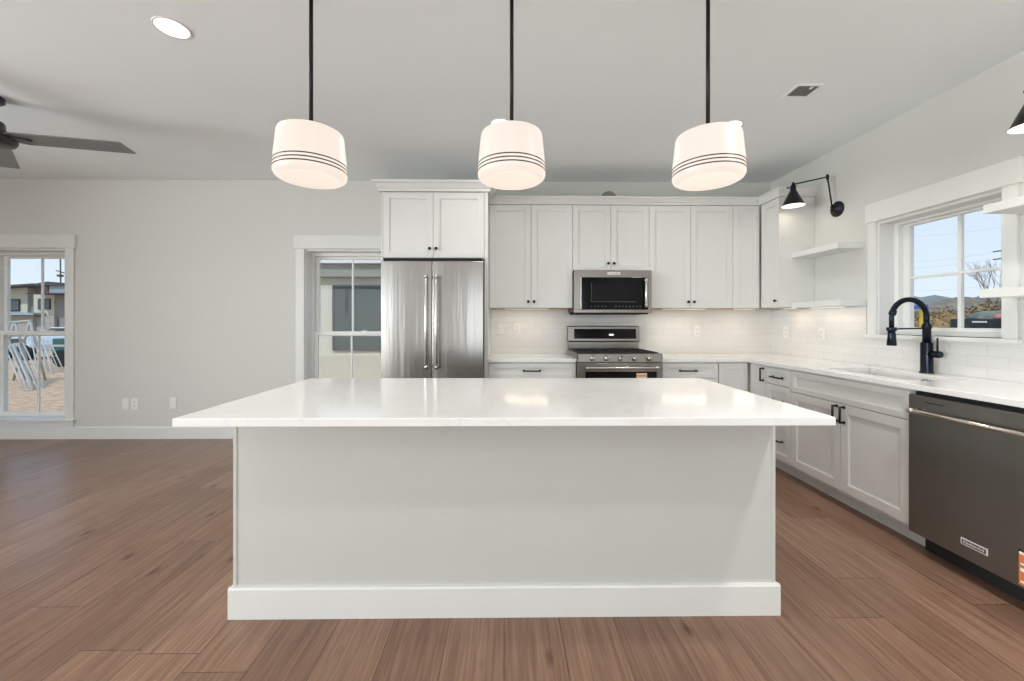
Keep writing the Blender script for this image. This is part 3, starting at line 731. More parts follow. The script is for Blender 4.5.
def dishwasher():
    y0, y1 = 1.557, 2.161; xf = 2.213
    t = thing('dishwasher', 'dark stainless dishwasher with a bar handle under the side worktop', 'dishwasher', (2.5, 1.86, 0))
    build('body', MB().box(xf+0.04, XW-0.03, y0+0.004, y1-0.004, 0.10, 0.868), M['gap'], t)
    build('toe_panel', MB().box(xf+0.09, XW-0.1, y0+0.004, y1-0.004, 0.0, 0.10), M['gap'], t)
    d = build('door', MB().box(xf, xf+0.039, y0, y1, 0.105, 0.852), M['dsteel'], t, bevel=0.003)
    bar_handle((xf, y1-0.036, 0.772), (xf, y0+0.036, 0.772), (-0.045, 0, 0), 0.0115, d, m=mat('warm_polished_steel', (0.72, 0.67, 0.60), 0.22, 1.0))
    build('vent_slot', MB().box(xf-0.0012, xf+0.001, 1.985, 2.075, 0.8195, 0.8235), M['gap'], d)
    bd = build('badge', MB().box(xf-0.003, xf, 1.800, 1.908, 0.172, 0.203), M['badge'], d, bevel=0.0008)
    build('badge_field', MB().box(xf-0.0036, xf-0.003, 1.805, 1.903, 0.1765, 0.1985), M['dsteel'], bd)
    text('badge_lettering', 'KitchenAid', M['badge'], bd, (xf-0.0040, 1.854, 0.1875), (PI/2, 0, -PI/2), 0.0185)
    s = build('sticker', MB().box(xf-0.0012, xf, 1.600, 1.690, 0.118, 0.262), M['orange'], d)
    build('printed_line', MB().box(xf-0.002, xf-0.0012, 1.602, 1.688, 0.250, 0.260), M['paper'], s)
    build('printed_line', MB().box(xf-0.002, xf-0.0012, 1.606, 1.684, 0.207, 0.213), M['paper'], s)
    build('printed_line', MB().box(xf-0.002, xf-0.0012, 1.606, 1.684, 0.178, 0.192), M['paper'], s)
    build('printed_line', MB().box(xf-0.002, xf-0.0012, 1.606, 1.684, 0.130, 0.137), M['paper'], s)
    build('sticker_edge', MB().box(xf-0.0015, xf, 1.600, 1.692, 0.262, 0.270), M['gap'], s)
dishwasher()

# ------------------------------------------------------------------ faucet
def faucet():
    X, Y, Z = 2.800, 2.615, 0.907
    t = thing('faucet', 'dark spring-neck kitchen faucet standing behind the sink', 'faucet', (X, Y, Z))
    m = M['faucet']
    build('body', MB().lathe([(0.038, 0), (0.038, 0.006), (0.032, 0.010), (0.032, 0.198), (0.029, 0.202), (0.022, 0.204)], (X, Y, Z), 28), m, t)
    build('neck', MB().lathe([(0.022, 0.202), (0.022, 0.292), (0.026, 0.296), (0.026, 0.318), (0.016, 0.330), (0.014, 0.345)], (X, Y, Z), 24), m, t)
    rx, cz = 0.118, 1.272
    pts = [(X, Y, 1.225)]
    for i in range(25):
        a = PI*i/24; pts.append((X-rx+rx*math.cos(a), Y, cz+0.122*math.sin(a)))
    pts.append((X-2*rx, Y, 1.205))
    build('hose', MB().tube(pts, 0.0135, 14), m, t)
    # spring coils around the arc
    coil = MB(); turns = 52; n = turns*10; P = []
    L = [Vector(p) for p in pts]
    seg = [0]
    for a, b in zip(L, L[1:]): seg.append(seg[-1]+(b-a).length)
    for k in range(n+1):
        s = seg[-1]*0.78*k/n; i = max(j for j in range(len(seg)) if seg[j] <= s+1e-9); i = min(i, len(L)-2)
        u = (s-seg[i])/(seg[i+1]-seg[i]); p = L[i].lerp(L[i+1], u); d = (L[i+1]-L[i]).normalized()
        a = Vector((0, 1, 0)); b = d.cross(a).normalized(); th = 2*PI*turns*k/n
        P.append(p+(a*math.cos(th)+b*math.sin(th))*0.0150)
    coil.tube(P, 0.0022, 5)
    build('spring', coil, m, t)
    build('hose_collar', MB().tube([(X-2*rx+0.012, Y, 1.318), (X-2*rx+0.002, Y, 1.292)], 0.020, 16), m, t)
    build('spray_head', MB().lathe([(0.015, 0.115), (0.020, 0.108), (0.024, 0.095), (0.019, 0.090), (0.021, 0.070), (0.026, 0.0), (0.022, -0.004), (0.010, -0.004)], (X-2*rx, Y, 1.092), 24), m, t)
    build('support_arm', MB().tube([(X, Y, 1.203), (X-2*rx+0.015, Y, 1.199)], 0.0055, 10).lathe([(0.026, 0.190-0.0), (0.027, 0.196-0.0), (0.027, 0.206), (0.026, 0.212)], (X-2*rx, Y, 0.997), 20), m, t)
    build('valve', MB().lathe([(0.022, -0.025), (0.022, -0.080), (0.019, -0.086), (0.004, -0.086)], (X, Y, 1.035), 20, 'y'), m, t)
    build('lever', MB().tube([(X, Y-0.066, 1.050), (X, Y-0.066, 1.142)], [0.0055, 0.0048], 12), m, t)
faucet()

# ------------------------------------------------------------------ outlets
def outlet(label, f, a, z, kind, w=0.070, h=0.117):
    c = f((a, 0, z-h/2)); t = thing('outlet' if kind != 'switch' else 'light_switch', label, 'outlet' if kind != 'switch' else 'light switch', c, 'white wall plates')
    build('plate', MB(f).box(a-w/2, a+w/2, -0.006, 0, z-h/2, z+h/2), M['plastic'], t, bevel=0.002)
    if kind == 'outlet':
        for dz in (0.021, -0.021):
            r = build('receptacle', MB(f).box(a-0.017, a+0.017, -0.0085, -0.006, z+dz-0.014, z+dz+0.014), M['plastic'], t, bevel=0.002)
            build('slots', MB(f).box(a-0.009, a-0.006, -0.0090, -0.0083, z+dz-0.004, z+dz+0.007).box(a+0.006, a+0.009, -0.0090, -0.0083, z+dz-0.004, z+dz+0.007).box(a-0.003, a+0.003, -0.0090, -0.0083, z+dz-0.011, z+dz-0.006), M['grey'], r)
    elif kind == 'switch':
        build('rocker', MB(f).box(a-0.016, a+0.016, -0.011, -0.006, z-0.033, z+0.033), M['plastic'], t, bevel=0.002)
    else:
        build('insert', MB(f).box(a-0.016, a+0.016, -0.0078, -0.006, z-0.033, z+0.033), M['plastic'], t, bevel=0.001)
fw = fb(YB)
outlet('blank white wall plate low on the wall, left of the pair', fw, -4.028, 0.369, 'blank')
outlet('white outlet low on the wall with dark slots, right of the blank plate', fw, -3.931, 0.369, 'outlet')
outlet('single blank white wall plate low on the wall near the island end', fw, -3.528, 0.380, 'blank')
fs = fb(YB-0.009)
outlet('white light switch on the tiled backsplash nearest the refrigerator', fs, -0.045, 1.166, 'switch')
outlet('white outlet on the tiled backsplash between light switch and range', fs, 0.127, 1.166, 'outlet')
outlet('white outlet on the tiled backsplash right of the range', fs, 2.066, 1.145, 'outlet')
fsr = fr(XW-0.009)
outlet('white outlet on the side backsplash below the corner wall cabinet', fsr, 4.03, 1.140, 'outlet')
outlet('white outlet on the side backsplash below the lower floating shelf', fsr, 3.571, 1.134, 'outlet')

# ------------------------------------------------------------------ pendants
def pendant():
    X, Y = -0.853, 1.76
    t = thing('pendant_light', '', 'pendant lamp', (X, Y, H), 'opal glass pendants over the island')
    zb = 1.867
    prof = [(0.117, 0.0), (0.134, 0.003), (0.143, 0.009), (0.1480, 0.018), (0.1492, 0.030), (0.148, 0.058), (0.1445, 0.10), (0.139, 0.150), (0.1355, 0.190), (0.132, 0.200), (0.122, 0.205), (0.05, 0.211), (0.02, 0.212)]
    sh = build('glass_shade', MB().lathe(prof, (X, Y, zb), 56, cap=False), M['opal'], t)
    build('bottom_diffuser', MB().lathe([(0.117, 0.0), (0.108, 0.003), (0.09, 0.0045), (0.06, 0.0065), (0.001, 0.007)], (X, Y, zb), 48, cap=False), M['opalb'], sh)
    bz = [0.032, 0.0475, 0.063]
    def rad(h):
        for (r0, h0), (r1, h1) in zip(prof, prof[1:]):
            if h0 <= h <= h1: return r0+(r1-r0)*(h-h0)/(h1-h0)
    for z in bz:
        build('band', MB().lathe([(rad(z-0.0026)+0.0004, z-0.0026), (rad(z)+0.0012, z-0.0020), (rad(z)+0.0012, z+0.0020), (rad(z+0.0026)+0.0004, z+0.0026)], (X, Y, zb), 56, cap=False), M['band'], sh)
    build('fitter', MB().lathe([(0.045, 0.209), (0.045, 0.217), (0.027, 0.230), (0.012, 0.236)], (X, Y, zb), 28), M['black'], t)
    build('stem', MB().lathe([(0.0085, 0.235), (0.0085, 0.865)], (X, Y, zb), 14), M['black'], t)
    build('canopy', MB().lathe([(0.012, -0.030), (0.060, -0.022), (0.065, -0.001), (0.065, 0.0)], (X, Y, H), 28), M['black'], t)
    t['label'] = 'opal glass pendant with three dark bands, hanging over the window end of the island'
    return t
p0 = pendant()
labels = ['opal glass pendant with three dark bands, middle one of the three over the island',
          'opal glass pendant with three dark bands, hanging over the island end nearest the sink']
for xx, lb in zip((0.028, 0.900), labels):
    q = copy_tree(p0); q.location.x = xx; q['label'] = lb

# ------------------------------------------------------------------ recessed ceiling lights, vent
def recessed(x, y, label, watts=11):
    t = thing('recessed_light', label, 'ceiling light', (x, y, H), 'round recessed ceiling lights')
    build('trim_ring', MB().lathe([(0.071, 0.0), (0.071, -0.003), (0.078, -0.004), (0.081, -0.001), (0.081, 0.0)], (x, y, H), 36, cap=False), M['trim'], t)
    build('lens', MB().lathe([(0.071, -0.0025), (0.001, -0.0025)], (x, y, H), 36, cap=False), M['lens'], t)
    d = add_light('lamp_light', 'AREA', (0, 0, -0.006), (0, 0, 0), watts, (1.0, 0.965, 0.92), (0.14, 0.14), t, 'DISK', math.radians(150))
    return t
recessed(-1.71, 2.064, 'bright round recessed light in the ceiling between fan and nearest pendant', 9)
recessed(-0.035, 3.03, 'round recessed light mostly hidden behind the middle pendant', 5)
recessed(1.73, 3.03, 'round recessed light peeking over the pendant nearest the sink', 5)
recessed(1.745, 1.1, 'unseen round recessed ceiling light added above the aisle in front of the sink', 22)  # unseen lamp, added to brighten the sink doors
for x, y in ((-1.71, 0.1), (0.02, 0.1), (1.745, 0.1), (-1.71, -1.8), (0.02, -1.8), (1.745, -1.8), (-4.6, 0.8), (-4.6, -1.8)):  # unseen lamps, added to light the room from above
    recessed(x, y, 'unseen round recessed ceiling light added behind the camera', 5)

def vent():
    x0, x1, y0, y1 = 1.862, 2.005, 2.505, 2.632
    x0, x1, y0, y1 = 1.865, 2.0, 2.512, 2.628
    t = thing('ceiling_vent', 'small square louvred vent in the ceiling near the side wall', 'vent', (1.93, 2.57, H))
    build('frame', MB().box(x0-0.016, x1+0.016, y0-0.016, y0, H-0.006, H).box(x0-0.016, x1+0.016, y1, y1+0.016, H-0.006, H).box(x0-0.016, x0, y0, y1, H-0.006, H).box(x1, x1+0.016, y0, y1, H-0.006, H), M['ceiling'], t)
    build('duct', MB().box(x0, x1, y0, y1, H-0.0015, H-0.0005), M['gap'], t)  # flat black sheet in place of the shade inside the duct
    sl = MB()
    for i in range(7):
        xx = x0+0.008+i*(x1-x0)/7; sl.prism([(xx, H-0.002), (xx+0.009, H-0.0065), (xx+0.0105, H-0.0055), (xx+0.0015, H-0.001)], y0, y1, 'y')
    build('slats', sl, mat('vent_slat', (0.20, 0.20, 0.195), 0.5), t)
    build('damper_lever', MB().box(x1-0.050, x1-0.035, y0+0.005, y0+0.028, H-0.010, H-0.006), M['plastic'], t)
vent()

# ------------------------------------------------------------------ swing-arm sconces
def sconce(by, zp, joint, tip, rim_z, label):
    """by: wall plate y; joint: elbow point; tip: top of shade"""
    t = thing('wall_sconce', label, 'wall lamp', (XW, by, zp), 'black swing-arm wall sconces')
    m = M['black']
    build('wall_plate', MB().lathe([(0.066, 0), (0.066, -0.012), (0.058, -0.018), (0.024, -0.022), (0.020, -0.045), (0.004, -0.047)], (XW, by, zp), 32, 'x'), m, t)
    px = XW-0.052
    build('swivel', MB().tube([(XW-0.03, by, zp), (px, by, zp)], 0.010, 12).tube([(px, by, zp-0.022), (px, by, zp+0.026)], 0.012, 14), m, t)
    J, T = Vector(joint), Vector(tip)
    build('arm', MB().tube([(px, by, zp+0.02), J], 0.0062, 10), m, t)
    build('elbow', MB().tube([J+Vector((0, 0, -0.020)), J+Vector((0, 0, 0.020))], 0.0105, 14).tube([J+Vector((0, -0.012, 0)), J+Vector((0, 0.012, 0))], 0.008, 12), m, t)
    build('arm', MB().tube([J, T], 0.0058, 10), m, t)
    h = T.z-rim_z; x, y = T.x, T.y
    build('socket', MB().lathe([(0.010, h+0.018), (0.012, h+0.0), (0.022, h-0.014), (0.022, h-0.052), (0.026, h-0.056), (0.026, h-0.062)], (x, y, rim_z), 22)
          .tube([(x, y, T.z-0.035), (x-0.045, y, T.z-0.030)], 0.004, 8).tube([(x-0.045, y, T.z-0.030), (x-0.052, y, T.z-0.030)], 0.008, 10), m, t)
    sh = build('shade', MB().lathe([(0.088, 0.0), (0.026, h-0.058), (0.012, h-0.056)], (x, y, rim_z), 44, cap=False), m, t)
    build('shade_lining', MB().lathe([(0.0870, 0.0005), (0.0250, h-0.0600), (0.001, h-0.0600)], (x, y, rim_z), 44, cap=False), M['shadein'], sh)
    build('bulb', MB().lathe([(0.012, h-0.065), (0.016, h-0.080), (0.030, h-0.110), (0.030, h-0.125), (0.020, h-0.142), (0.001, h-0.147)], (x, y, rim_z), 20), M['bulb'], t)
    add_light('lamp_light', 'POINT', Vector((x, y, rim_z+0.028))-Vector((XW, by, zp)), (0, 0, 0), 0.9, (1.0, 0.87, 0.7), parent=t).data.shadow_soft_size = 0.02
    return t
sconce(3.41, 2.22, (2.783, 3.41, 2.498), (2.549, 3.50, 2.462), 2.272, 'black swing-arm sconce with cone shade beside the corner wall cabinet')
sconce(1.90, 2.22, (2.80, 1.90, 2.49), (2.620, 1.940, 2.415), 2.215, 'black cone-shaded sconce cut off by the picture edge above the near shelves')

# ------------------------------------------------------------------ under-cabinet lights
def ucl(label, x, y, z, along='x', L=0.30, watts=1.4):
    t = thing('under_cabinet_light', label, 'light', (x, y, z), 'slim lights under the wall cabinets')
    a, b = (L/2, 0.014) if along == 'x' else (0.014, L/2)
    build('housing', MB().box(x-a, x+a, y-b, y+b, z-0.0082, z-0.0005), M['plastic'], t)
    build('lens', MB().box(x-a+0.008, x+a-0.008, y-b+0.008, y+b-0.008, z-0.0095, z-0.0082), M['ledlens'], t)
    add_light('lamp_light', 'AREA', (0, 0, -0.016), (0, 0, 0 if along == 'x' else PI/2), watts, (1.0, 0.84, 0.66), (L-0.01, 0.02), t)
ucl('slim lit strip under the wall cabinet beside the refrigerator', 0.22, 4.06, 1.38, 'x', 0.45, 0.68)
ucl('slim lit strip under the wall cabinet right of the microwave', 1.83, 4.06, 1.38, 'x', 0.45, 0.68)
ucl('slim lit strip under the narrow corner wall cabinet', 2.45, 4.06, 1.38, 'x', 0.22, 0.42)
ucl('slim lit strip under the side wall cabinet', 2.74, 3.80, 1.38, 'y', 0.18, 0.28)
ucl('slim lit strip under the lower floating shelf', 2.76, 3.38, 1.375, 'y', 0.36, 0.36)

# flexible foil duct on top of the cabinets above the microwave
d = MB()
R = 0.085
for i in range(9):
    y = 4.00+i*0.028
    d.lathe([(R-0.006, 0), (R, 0.008), (R, 0.018), (R-0.006, 0.026)], (1.045, y, 2.478), 28, 'y', cap=(i == 0))
dd = build('vent_duct', d, M['foil']); tag(dd, 'round foil duct end poking above the cabinet crown over the microwave', 'duct')

# ------------------------------------------------------------------ ceiling fan
def fan():
    X, Y = -3.45, 2.70
    t = thing('ceiling_fan', 'dark ceiling fan with broad grey blades, cut off at the picture edge', 'ceiling fan', (X, Y, H))
    build('canopy', MB().lathe([(0.02, -0.045), (0.062, -0.040), (0.072, -0.030), (0.072, 0)], (X, Y, H), 32), M['fan'], t)
    build('downrod', MB().lathe([(0.013, -0.04), (0.013, -0.17)], (X, Y, H), 16), M['fan'], t)
    build('motor', MB().lathe([(0.02, 0.15), (0.068, 0.145), (0.074, 0.13), (0.074, 0.09), (0.118, 0.075), (0.130, 0.06), (0.130, 0.02), (0.118, 0.0), (0.03, -0.006)], (X, Y, 2.440), 40), M['fan'], t)
    for k, ang in enumerate((13, 136, 256)):
        a = math.radians(ang); u = Vector((math.cos(a), math.sin(a), 0)); v = Vector((-math.sin(a), math.cos(a), 0))
        z = 2.478; mb = MB(); tilt = -0.10
        out = [(0.10, -0.050), (0.16, -0.078), (0.775, -0.078), (0.784, 0.078), (0.16, 0.078), (0.10, 0.050)]
        bot, top = [], []
        for r, w in out:
            p = Vector((X, Y, z))+u*r+v*w+Vector((0, 0, w*tilt))
            bot.append(mb._v(p)); top.append(mb._v(p+Vector((0, 0, 0.007))))
        mb.bm.faces.new(bot); mb.bm.faces.new(top[::-1])
        for i in range(6): mb.bm.faces.new((bot[i], top[i], top[(i+1) % 6], bot[(i+1) % 6]))
        b = build('blade', mb, M['blade'], t, bevel=0.002)
        c = Vector((X, Y, z-0.004)); br = MB()
        q = [c+u*0.09+v*-0.035, c+u*0.215+v*-0.02, c+u*0.235, c+u*0.215+v*0.02, c+u*0.09+v*0.035]
        A = [br._v(p+Vector((0, 0, -0.006))) for p in q]; B = [br._v(p) for p in q]
        br.bm.faces.new(A); br.bm.faces.new(B[::-1])
        for i in range(5): br.bm.faces.new((A[i], B[i], B[(i+1) % 5], A[(i+1) % 5]))
        build('blade_bracket', br, M['fan'], b)
fan()

# ------------------------------------------------------------------ outside
GZ = -0.45
M['wire'] = mat('pale_wire', (0.50, 0.52, 0.54), 0.7)  # pale tone keeps the thin lines faint
M['dirt'] = mat('straw_dirt', (0.52, 0.36, 0.235), 0.95, noise=(7, 0.75, (1, 1, 1)), bump=(30, 0.6, (1, 1, 1)))
M['scrub'] = mat('dry_scrub', (0.20, 0.145, 0.085), 0.95, noise=(3, 0.6, (1, 1, 1)))
M['hillm'] = mat('far_hill', (0.20, 0.22, 0.22), 0.95, noise=(0.06, 0.5, (1, 1, 1)))
M['hillb'] = mat('brown_hillside', (0.21, 0.175, 0.125), 0.95, noise=(0.45, 0.85, (1, 1, 1)))
M['stucco'] = mat('cream_stucco', (0.62, 0.60, 0.50), 0.9, noise=(2, 0.06, (1, 1, 1)))
M['stucco_grey'] = mat('grey_stucco', (0.30, 0.31, 0.30), 0.9)
M['brown'] = mat('brown_cladding', (0.16, 0.12, 0.10), 0.8)
M['bluemetal'] = mat('blue_grey_metal', (0.36, 0.44, 0.50), 0.5, 0.2)
M['roofm'] = mat('dark_roof', (0.07, 0.075, 0.08), 0.8)
M['stone'] = mat('pale_stone', (0.40, 0.39, 0.36), 0.9, noise=(9, 0.5, (1, 1, 1)))
M['wglass'] = mat('dark_window_glass', (0.05, 0.07, 0.075), 0.08, spec=0.8)
M['galv'] = mat('galvanized_pipe', (0.50, 0.51, 0.49), 0.6, 0.2)
M['teal'] = mat('teal_paint', (0.03, 0.12, 0.12), 0.5)
M['white_paint'] = mat('white_vehicle_paint', (0.60, 0.64, 0.66), 0.35)
M['soffit'] = mat('grey_soffit', (0.33, 0.33, 0.30), 0.8)
g = MB(); g.box(-260, 260, -120, 400, GZ-0.5, GZ); build('ground', g, M['dirt'], kind=S)

def px(u, v, Y=None, X=None):
    """point of a photograph pixel at a given distance, used to size the far background"""
    a, b = (u-509.77)/398.54, (v-321.7)/398.54
    cs, sn = math.cos(0.0116), math.sin(0.0116)
    r = Vector((a*cs+sn, -a*sn+cs, -b))
    k = Y/r.y if Y is not None else X/r.x
    return Vector((0, 0, 1.2447))+r*k

def house_w1():
    Y = 34.0
    t = thing('house', 'cream and brown modern house seen through the far window', 'house', (px(35, 325, Y).x, Y+4, GZ))
    def blk(nm, u0, u1, v0, v1, yf, yb, m, par=None, down=False):
        """box whose front face (plane y = yf) covers the given part of the view"""
        a, b = px(u0, v0, yf), px(u1, v1, yf)
        return build(nm, MB().box(a.x, b.x, yf, yb, GZ if down else b.z, a.z), m, par or t)
    def roof(nm, uv, yf, yb, m):
        P = [px(u, v, yf) for u, v in uv]
        build(nm, MB().prism([(p.x, p.z) for p in P], yf, yb, 'y'), m, t)
    blk('wing_wall', -45, 27.5, 286.5, 0, Y-1, Y+6, M['stucco'], down=True)
    blk('recess_wall', 27.5, 33.5, 286.0, 0, Y-0.8, Y+6, M['stucco_grey'], down=True)
    roof('wing_roof', [(-45, 290.5), (-45, 289), (33.5, 283.6), (33.5, 285.5)], Y-2, Y+8, M['roofm'])
    blk('porch_roof', -45, 33, 313, 315.5, Y-2.4, Y-1.0, M['bluemetal'])
    blk('porch_wall', -45, 33, 316.0, 0, Y-1.9, Y-1.05, M['stone'], down=True)
    w = blk('window', 8, 19.2, 299.5, 311.5, Y-1.08, Y-1.0, M['roofm']); blk('pane', 9.0, 18.4, 300.4, 310.6, Y-1.12, Y-1.07, M['wglass'], w)
    blk('centre_wall', 33.6, 54, 293.6, 0, Y-1.5, Y+6, M['stucco'], down=True)
    blk('stone_base', 33.4, 54.2, 317, 0, Y-1.7, Y-1.5, M['stone'], down=True)
    blk('upper_wall', 33.6, 49.4, 284.5, 293.2, Y-1.3, Y+5, M['brown'])
    blk('metal_block', 49.4, 90, 285.3, 293.2, Y-2.2, Y+5, M['bluemetal'])
    blk('canopy', 25, 90, 293.2, 294.2, Y-2.8, Y+5, M['roofm'])
    roof('upper_roof', [(31, 285.8), (31, 284.6), (47, 281.8), (90, 285.2), (90, 286.3)], Y-2.4, Y+6, M['roofm'])
    blk('grey_wall', 54, 90, 294.2, 0, Y-1.4, Y+6, M['stucco_grey'], down=True)
    for u0, u1 in ((37.7, 43.2), (44.0, 49.8)):
        w = blk('window', u0, u1, 299, 309.8, Y-1.58, Y-1.5, M['roofm']); blk('pane', u0+0.8, u1-0.8, 300, 308.9, Y-1.62, Y-1.57, M['wglass'], w)
house_w1()
def mast():
    Y = 48; a = px(60.3, 259, Y); b = px(61.5, 330, Y)
    mb = MB().tube([(b.x, Y, GZ), (a.x, Y, a.z)], 0.07, 8); t = thing('utility_mast', 'thin dark mast rising behind the house roof', 'mast', (b.x, Y, GZ))
    build('pole', mb, M['roofm'], t)
    build('crossarm', MB().tube([(a.x-0.5, Y, a.z-1.4), (a.x+0.45, Y, a.z-1.7)], 0.06, 6), M['roofm'], t)
    build('lamp_head', MB().box(b.x-0.35, b.x+0.05, Y-0.2, Y+0.2, px(60, 275, Y).z-0.25, px(60, 275, Y).z), M['roofm'], t)
mast()
def vehicles():
    # white car and teal trailer seen past the fence panels
    def car(u0, u1, vt, Y, m, label, nm='car'):
        a, b = px(u0, vt, Y), px(u1, vt, Y); x0, x1 = a.x, b.x; L = x1-x0; zt = a.z
        zw = GZ+0.35
        t = thing(nm, label, nm, ((x0+x1)/2, Y, GZ))
        hh = zt-zw
        P = [(x0, zw), (x0+0.02*L, zw+hh*0.5), (x0+0.22*L, zw+hh*0.58), (x0+0.36*L, zt), (x0+0.78*L, zt), (x0+0.94*L, zw+hh*0.58), (x1, zw+hh*0.5), (x1, zw)]
        b_ = build('body', MB().prism(P, Y, Y+1.8, 'y'), m, t, bevel=0.06)
        build('side_window', MB().prism([(x0+0.27*L, zw+hh*0.60), (x0+0.37*L, zw+hh*0.93), (x0+0.77*L, zw+hh*0.93), (x0+0.90*L, zw+hh*0.60)], Y-0.02, Y+0.01, 'y'), M['wglass'], t)
        for wx in (x0+0.2*L, x0+0.8*L):
            build('wheel', MB().lathe([(0.34, -0.02), (0.36, 0.0), (0.36, 0.2), (0.34, 0.22)], (wx, Y, GZ+0.35), 20, 'y'), M['gap'], t)
    car(34, 78, 327.5, 26, M['white_paint'], 'pale blue-grey car parked in front of the modern house')
    car(-6, 30, 338, 17.5, M['white_paint'], 'pale car parked behind the leaning steel panels')
    Y = 15.0; a, b = px(52, 339, Y), px(82, 372, Y)
    t = thing('cargo_trailer', 'dark teal trailer standing behind the steel panels', 'trailer', ((a.x+b.x)/2, Y, GZ))
    build('box', MB().box(a.x, b.x, Y, Y+1.8, a.z-0.75, a.z), M['teal'], t, bevel=0.03)
    build('stripe', MB().box(a.x, b.x, Y-0.02, Y, a.z-0.30, a.z-0.22), M['galv'], t)
    for wx in (a.x+0.35, a.x+1.2): build('wheel', MB().lathe([(0.3, 0.0), (0.32, 0.03), (0.32, 0.22), (0.3, 0.24)], (wx, Y-0.05, GZ+0.32), 20, 'y'), M['gap'], t)
vehicles()
def corral_panel(p_top0, p_bot0, p_bot1, p_top1, n, label, r=0.014, lean=0.9):
    """leaning pipe panel standing on the ground, top leaning back"""
    Y = (1.2447-GZ)*398.54/(max(p_bot0[1], p_bot1[1])-321.7)/0.986
    A = px(*p_top0, Y+lean); B = px(*p_bot0, Y); C_ = px(*p_bot1, Y); D = px(*p_top1, Y+lean)
    B.z = C_.z = GZ+r
    t = thing('fence_panel', label, 'fence panel', ((B.x+C_.x)/2, Y, GZ), 'leaning steel fence panels')
    build('frame', MB().tube([A, D], r*1.2, 6).tube([B, C_], r*1.2, 6).tube([A, B], r*1.2, 6).tube([D, C_], r*1.2, 6), M['galv'], t)
    for i in range(1, n):
        q = i/n; build('rail', MB().tube([A.lerp(D, q), B.lerp(C_, q)], r, 6), M['galv'], t)
    build('stay', MB().tube([A.lerp(B, 0.5), D.lerp(C_, 0.5)], r*0.8, 6), M['galv'], t)
corral_panel((5, 347), (23, 391), (32, 390), (13, 346), 2, 'steel pipe fence panel, nearest of the leaning stack by the window')
corral_panel((9, 346), (28, 389.5), (38, 389), (18, 345), 2, 'steel pipe fence panel second in the leaning stack')
corral_panel((14, 344), (34, 388.5), (44, 388), (23, 343), 2, 'steel pipe fence panel third in the leaning stack, beside the window grid bar')
corral_panel((31, 336), (38, 374), (53, 373), (42, 340), 3, 'steel pipe fence panel leaning behind the window grid bar', lean=0.7)
corral_panel((39, 340), (49, 372), (64, 371), (50, 342), 3, 'steel pipe fence panel at the back of the stack nearest the trailer', lean=0.5)
def sawhorse():
    Y = 11; t = thing('pipe_rack', 'tall pipe rack with crossed legs behind the fence panels', 'rack', (px(20, 345, Y).x, Y, GZ))
    for (u0, v0, u1, v1) in ((6, 334, 14, 352), (15, 322, 6, 350), (15, 322, 24, 352), (30, 321, 22, 350), (30, 321, 38, 352)):
        a, b = px(u0, v0, Y), px(u1, v1, Y+0.3); b = a+(b-a)*((a.z-GZ)/(a.z-b.z))
        build('leg', MB().tube([a, b], 0.03, 6), M['galv'], t)
    build('rail', MB().tube([px(2, 334, Y), px(34, 333, Y)], 0.035, 6).tube([px(10, 323, Y), px(31, 321, Y)], 0.03, 6), M['galv'], t)
sawhorse()

def neighbour():
    Y, Ye = 10.0, 9.82
    x0, x1 = px(311, 300, Y).x, px(560, 300, Y).x; zs = px(340, 277.5, Y).z
    t = thing('neighbour_house', 'cream stuccoed wing with a large dark window seen beside the refrigerator', 'house', ((x0+x1)/2, Y+2, GZ))
    build('wall', MB().box(x0, x1, Y, Y+4, GZ, zs), M['stucco'], t)
    build('eave_board', MB().box(x0-0.7, x1+0.3, Ye+0.03, Y+4.3, zs+0.001, px(340, 263.8, Ye).z), M['soffit'], t)
    build('gutter', MB().box(x0-0.75, x1+0.35, Ye-0.08, Y+4.35, px(340, 263.6, Ye).z, px(340, 257.5, Ye).z), M['vinyl'], t)
    a, b = px(333, 285.5, Y), px(402, 350.5, Y)
    w = build('window', MB().box(a.x, b.x, Y-0.05, Y, a.z-0.05, a.z).box(a.x, b.x, Y-0.05, Y, b.z, b.z+0.05).box(a.x, a.x+0.06, Y-0.05, Y, b.z+0.05, a.z-0.05).box(b.x-0.05, b.x, Y-0.05, Y, b.z+0.05, a.z-0.05), M['roofm'], t)
    build('pane', MB().box(a.x+0.06, b.x-0.05, Y-0.03, Y-0.01, b.z+0.05, a.z-0.05), mat('tinted_pane', (0.085, 0.105, 0.09), 0.08, spec=0.35), w)
neighbour()

# seen through the sink window
def hill(name, X, ys, hs, m):
    mb = MB(); n = len(ys); A = []; B = []
    for y, h in zip(ys, hs): A.append(mb._v((X, y, GZ-0.2))); B.append(mb._v((X+40, y, h)))
    C_ = [mb._v((X+120, y, GZ-0.2)) for y in ys]
    for i in range(n-1):
        for q, w in ((A, B), (B, C_)):
            f_ = mb.bm.faces.new((q[i], q[i+1], w[i+1], w[i])); f_.smooth = True
    return build(name, mb, m, kind=S)
ys = [90+i*6 for i in range(30)]
hill('hill', 150, ys, [px(950, 296.5, X=190).z+1.9*math.sin(i*0.9)+1.2*math.sin(i*2.3+1) for i in range(30)], M['hillm'])
ys = [40+i*4 for i in range(30)]
hill('hill', 62, ys, [px(950, 303.5, X=102).z-0.035*(y-100)+0.9*math.sin(i*1.7)+0.6*math.sin(i*3.1+1) for i, y in enumerate(ys)], M['hillb'])
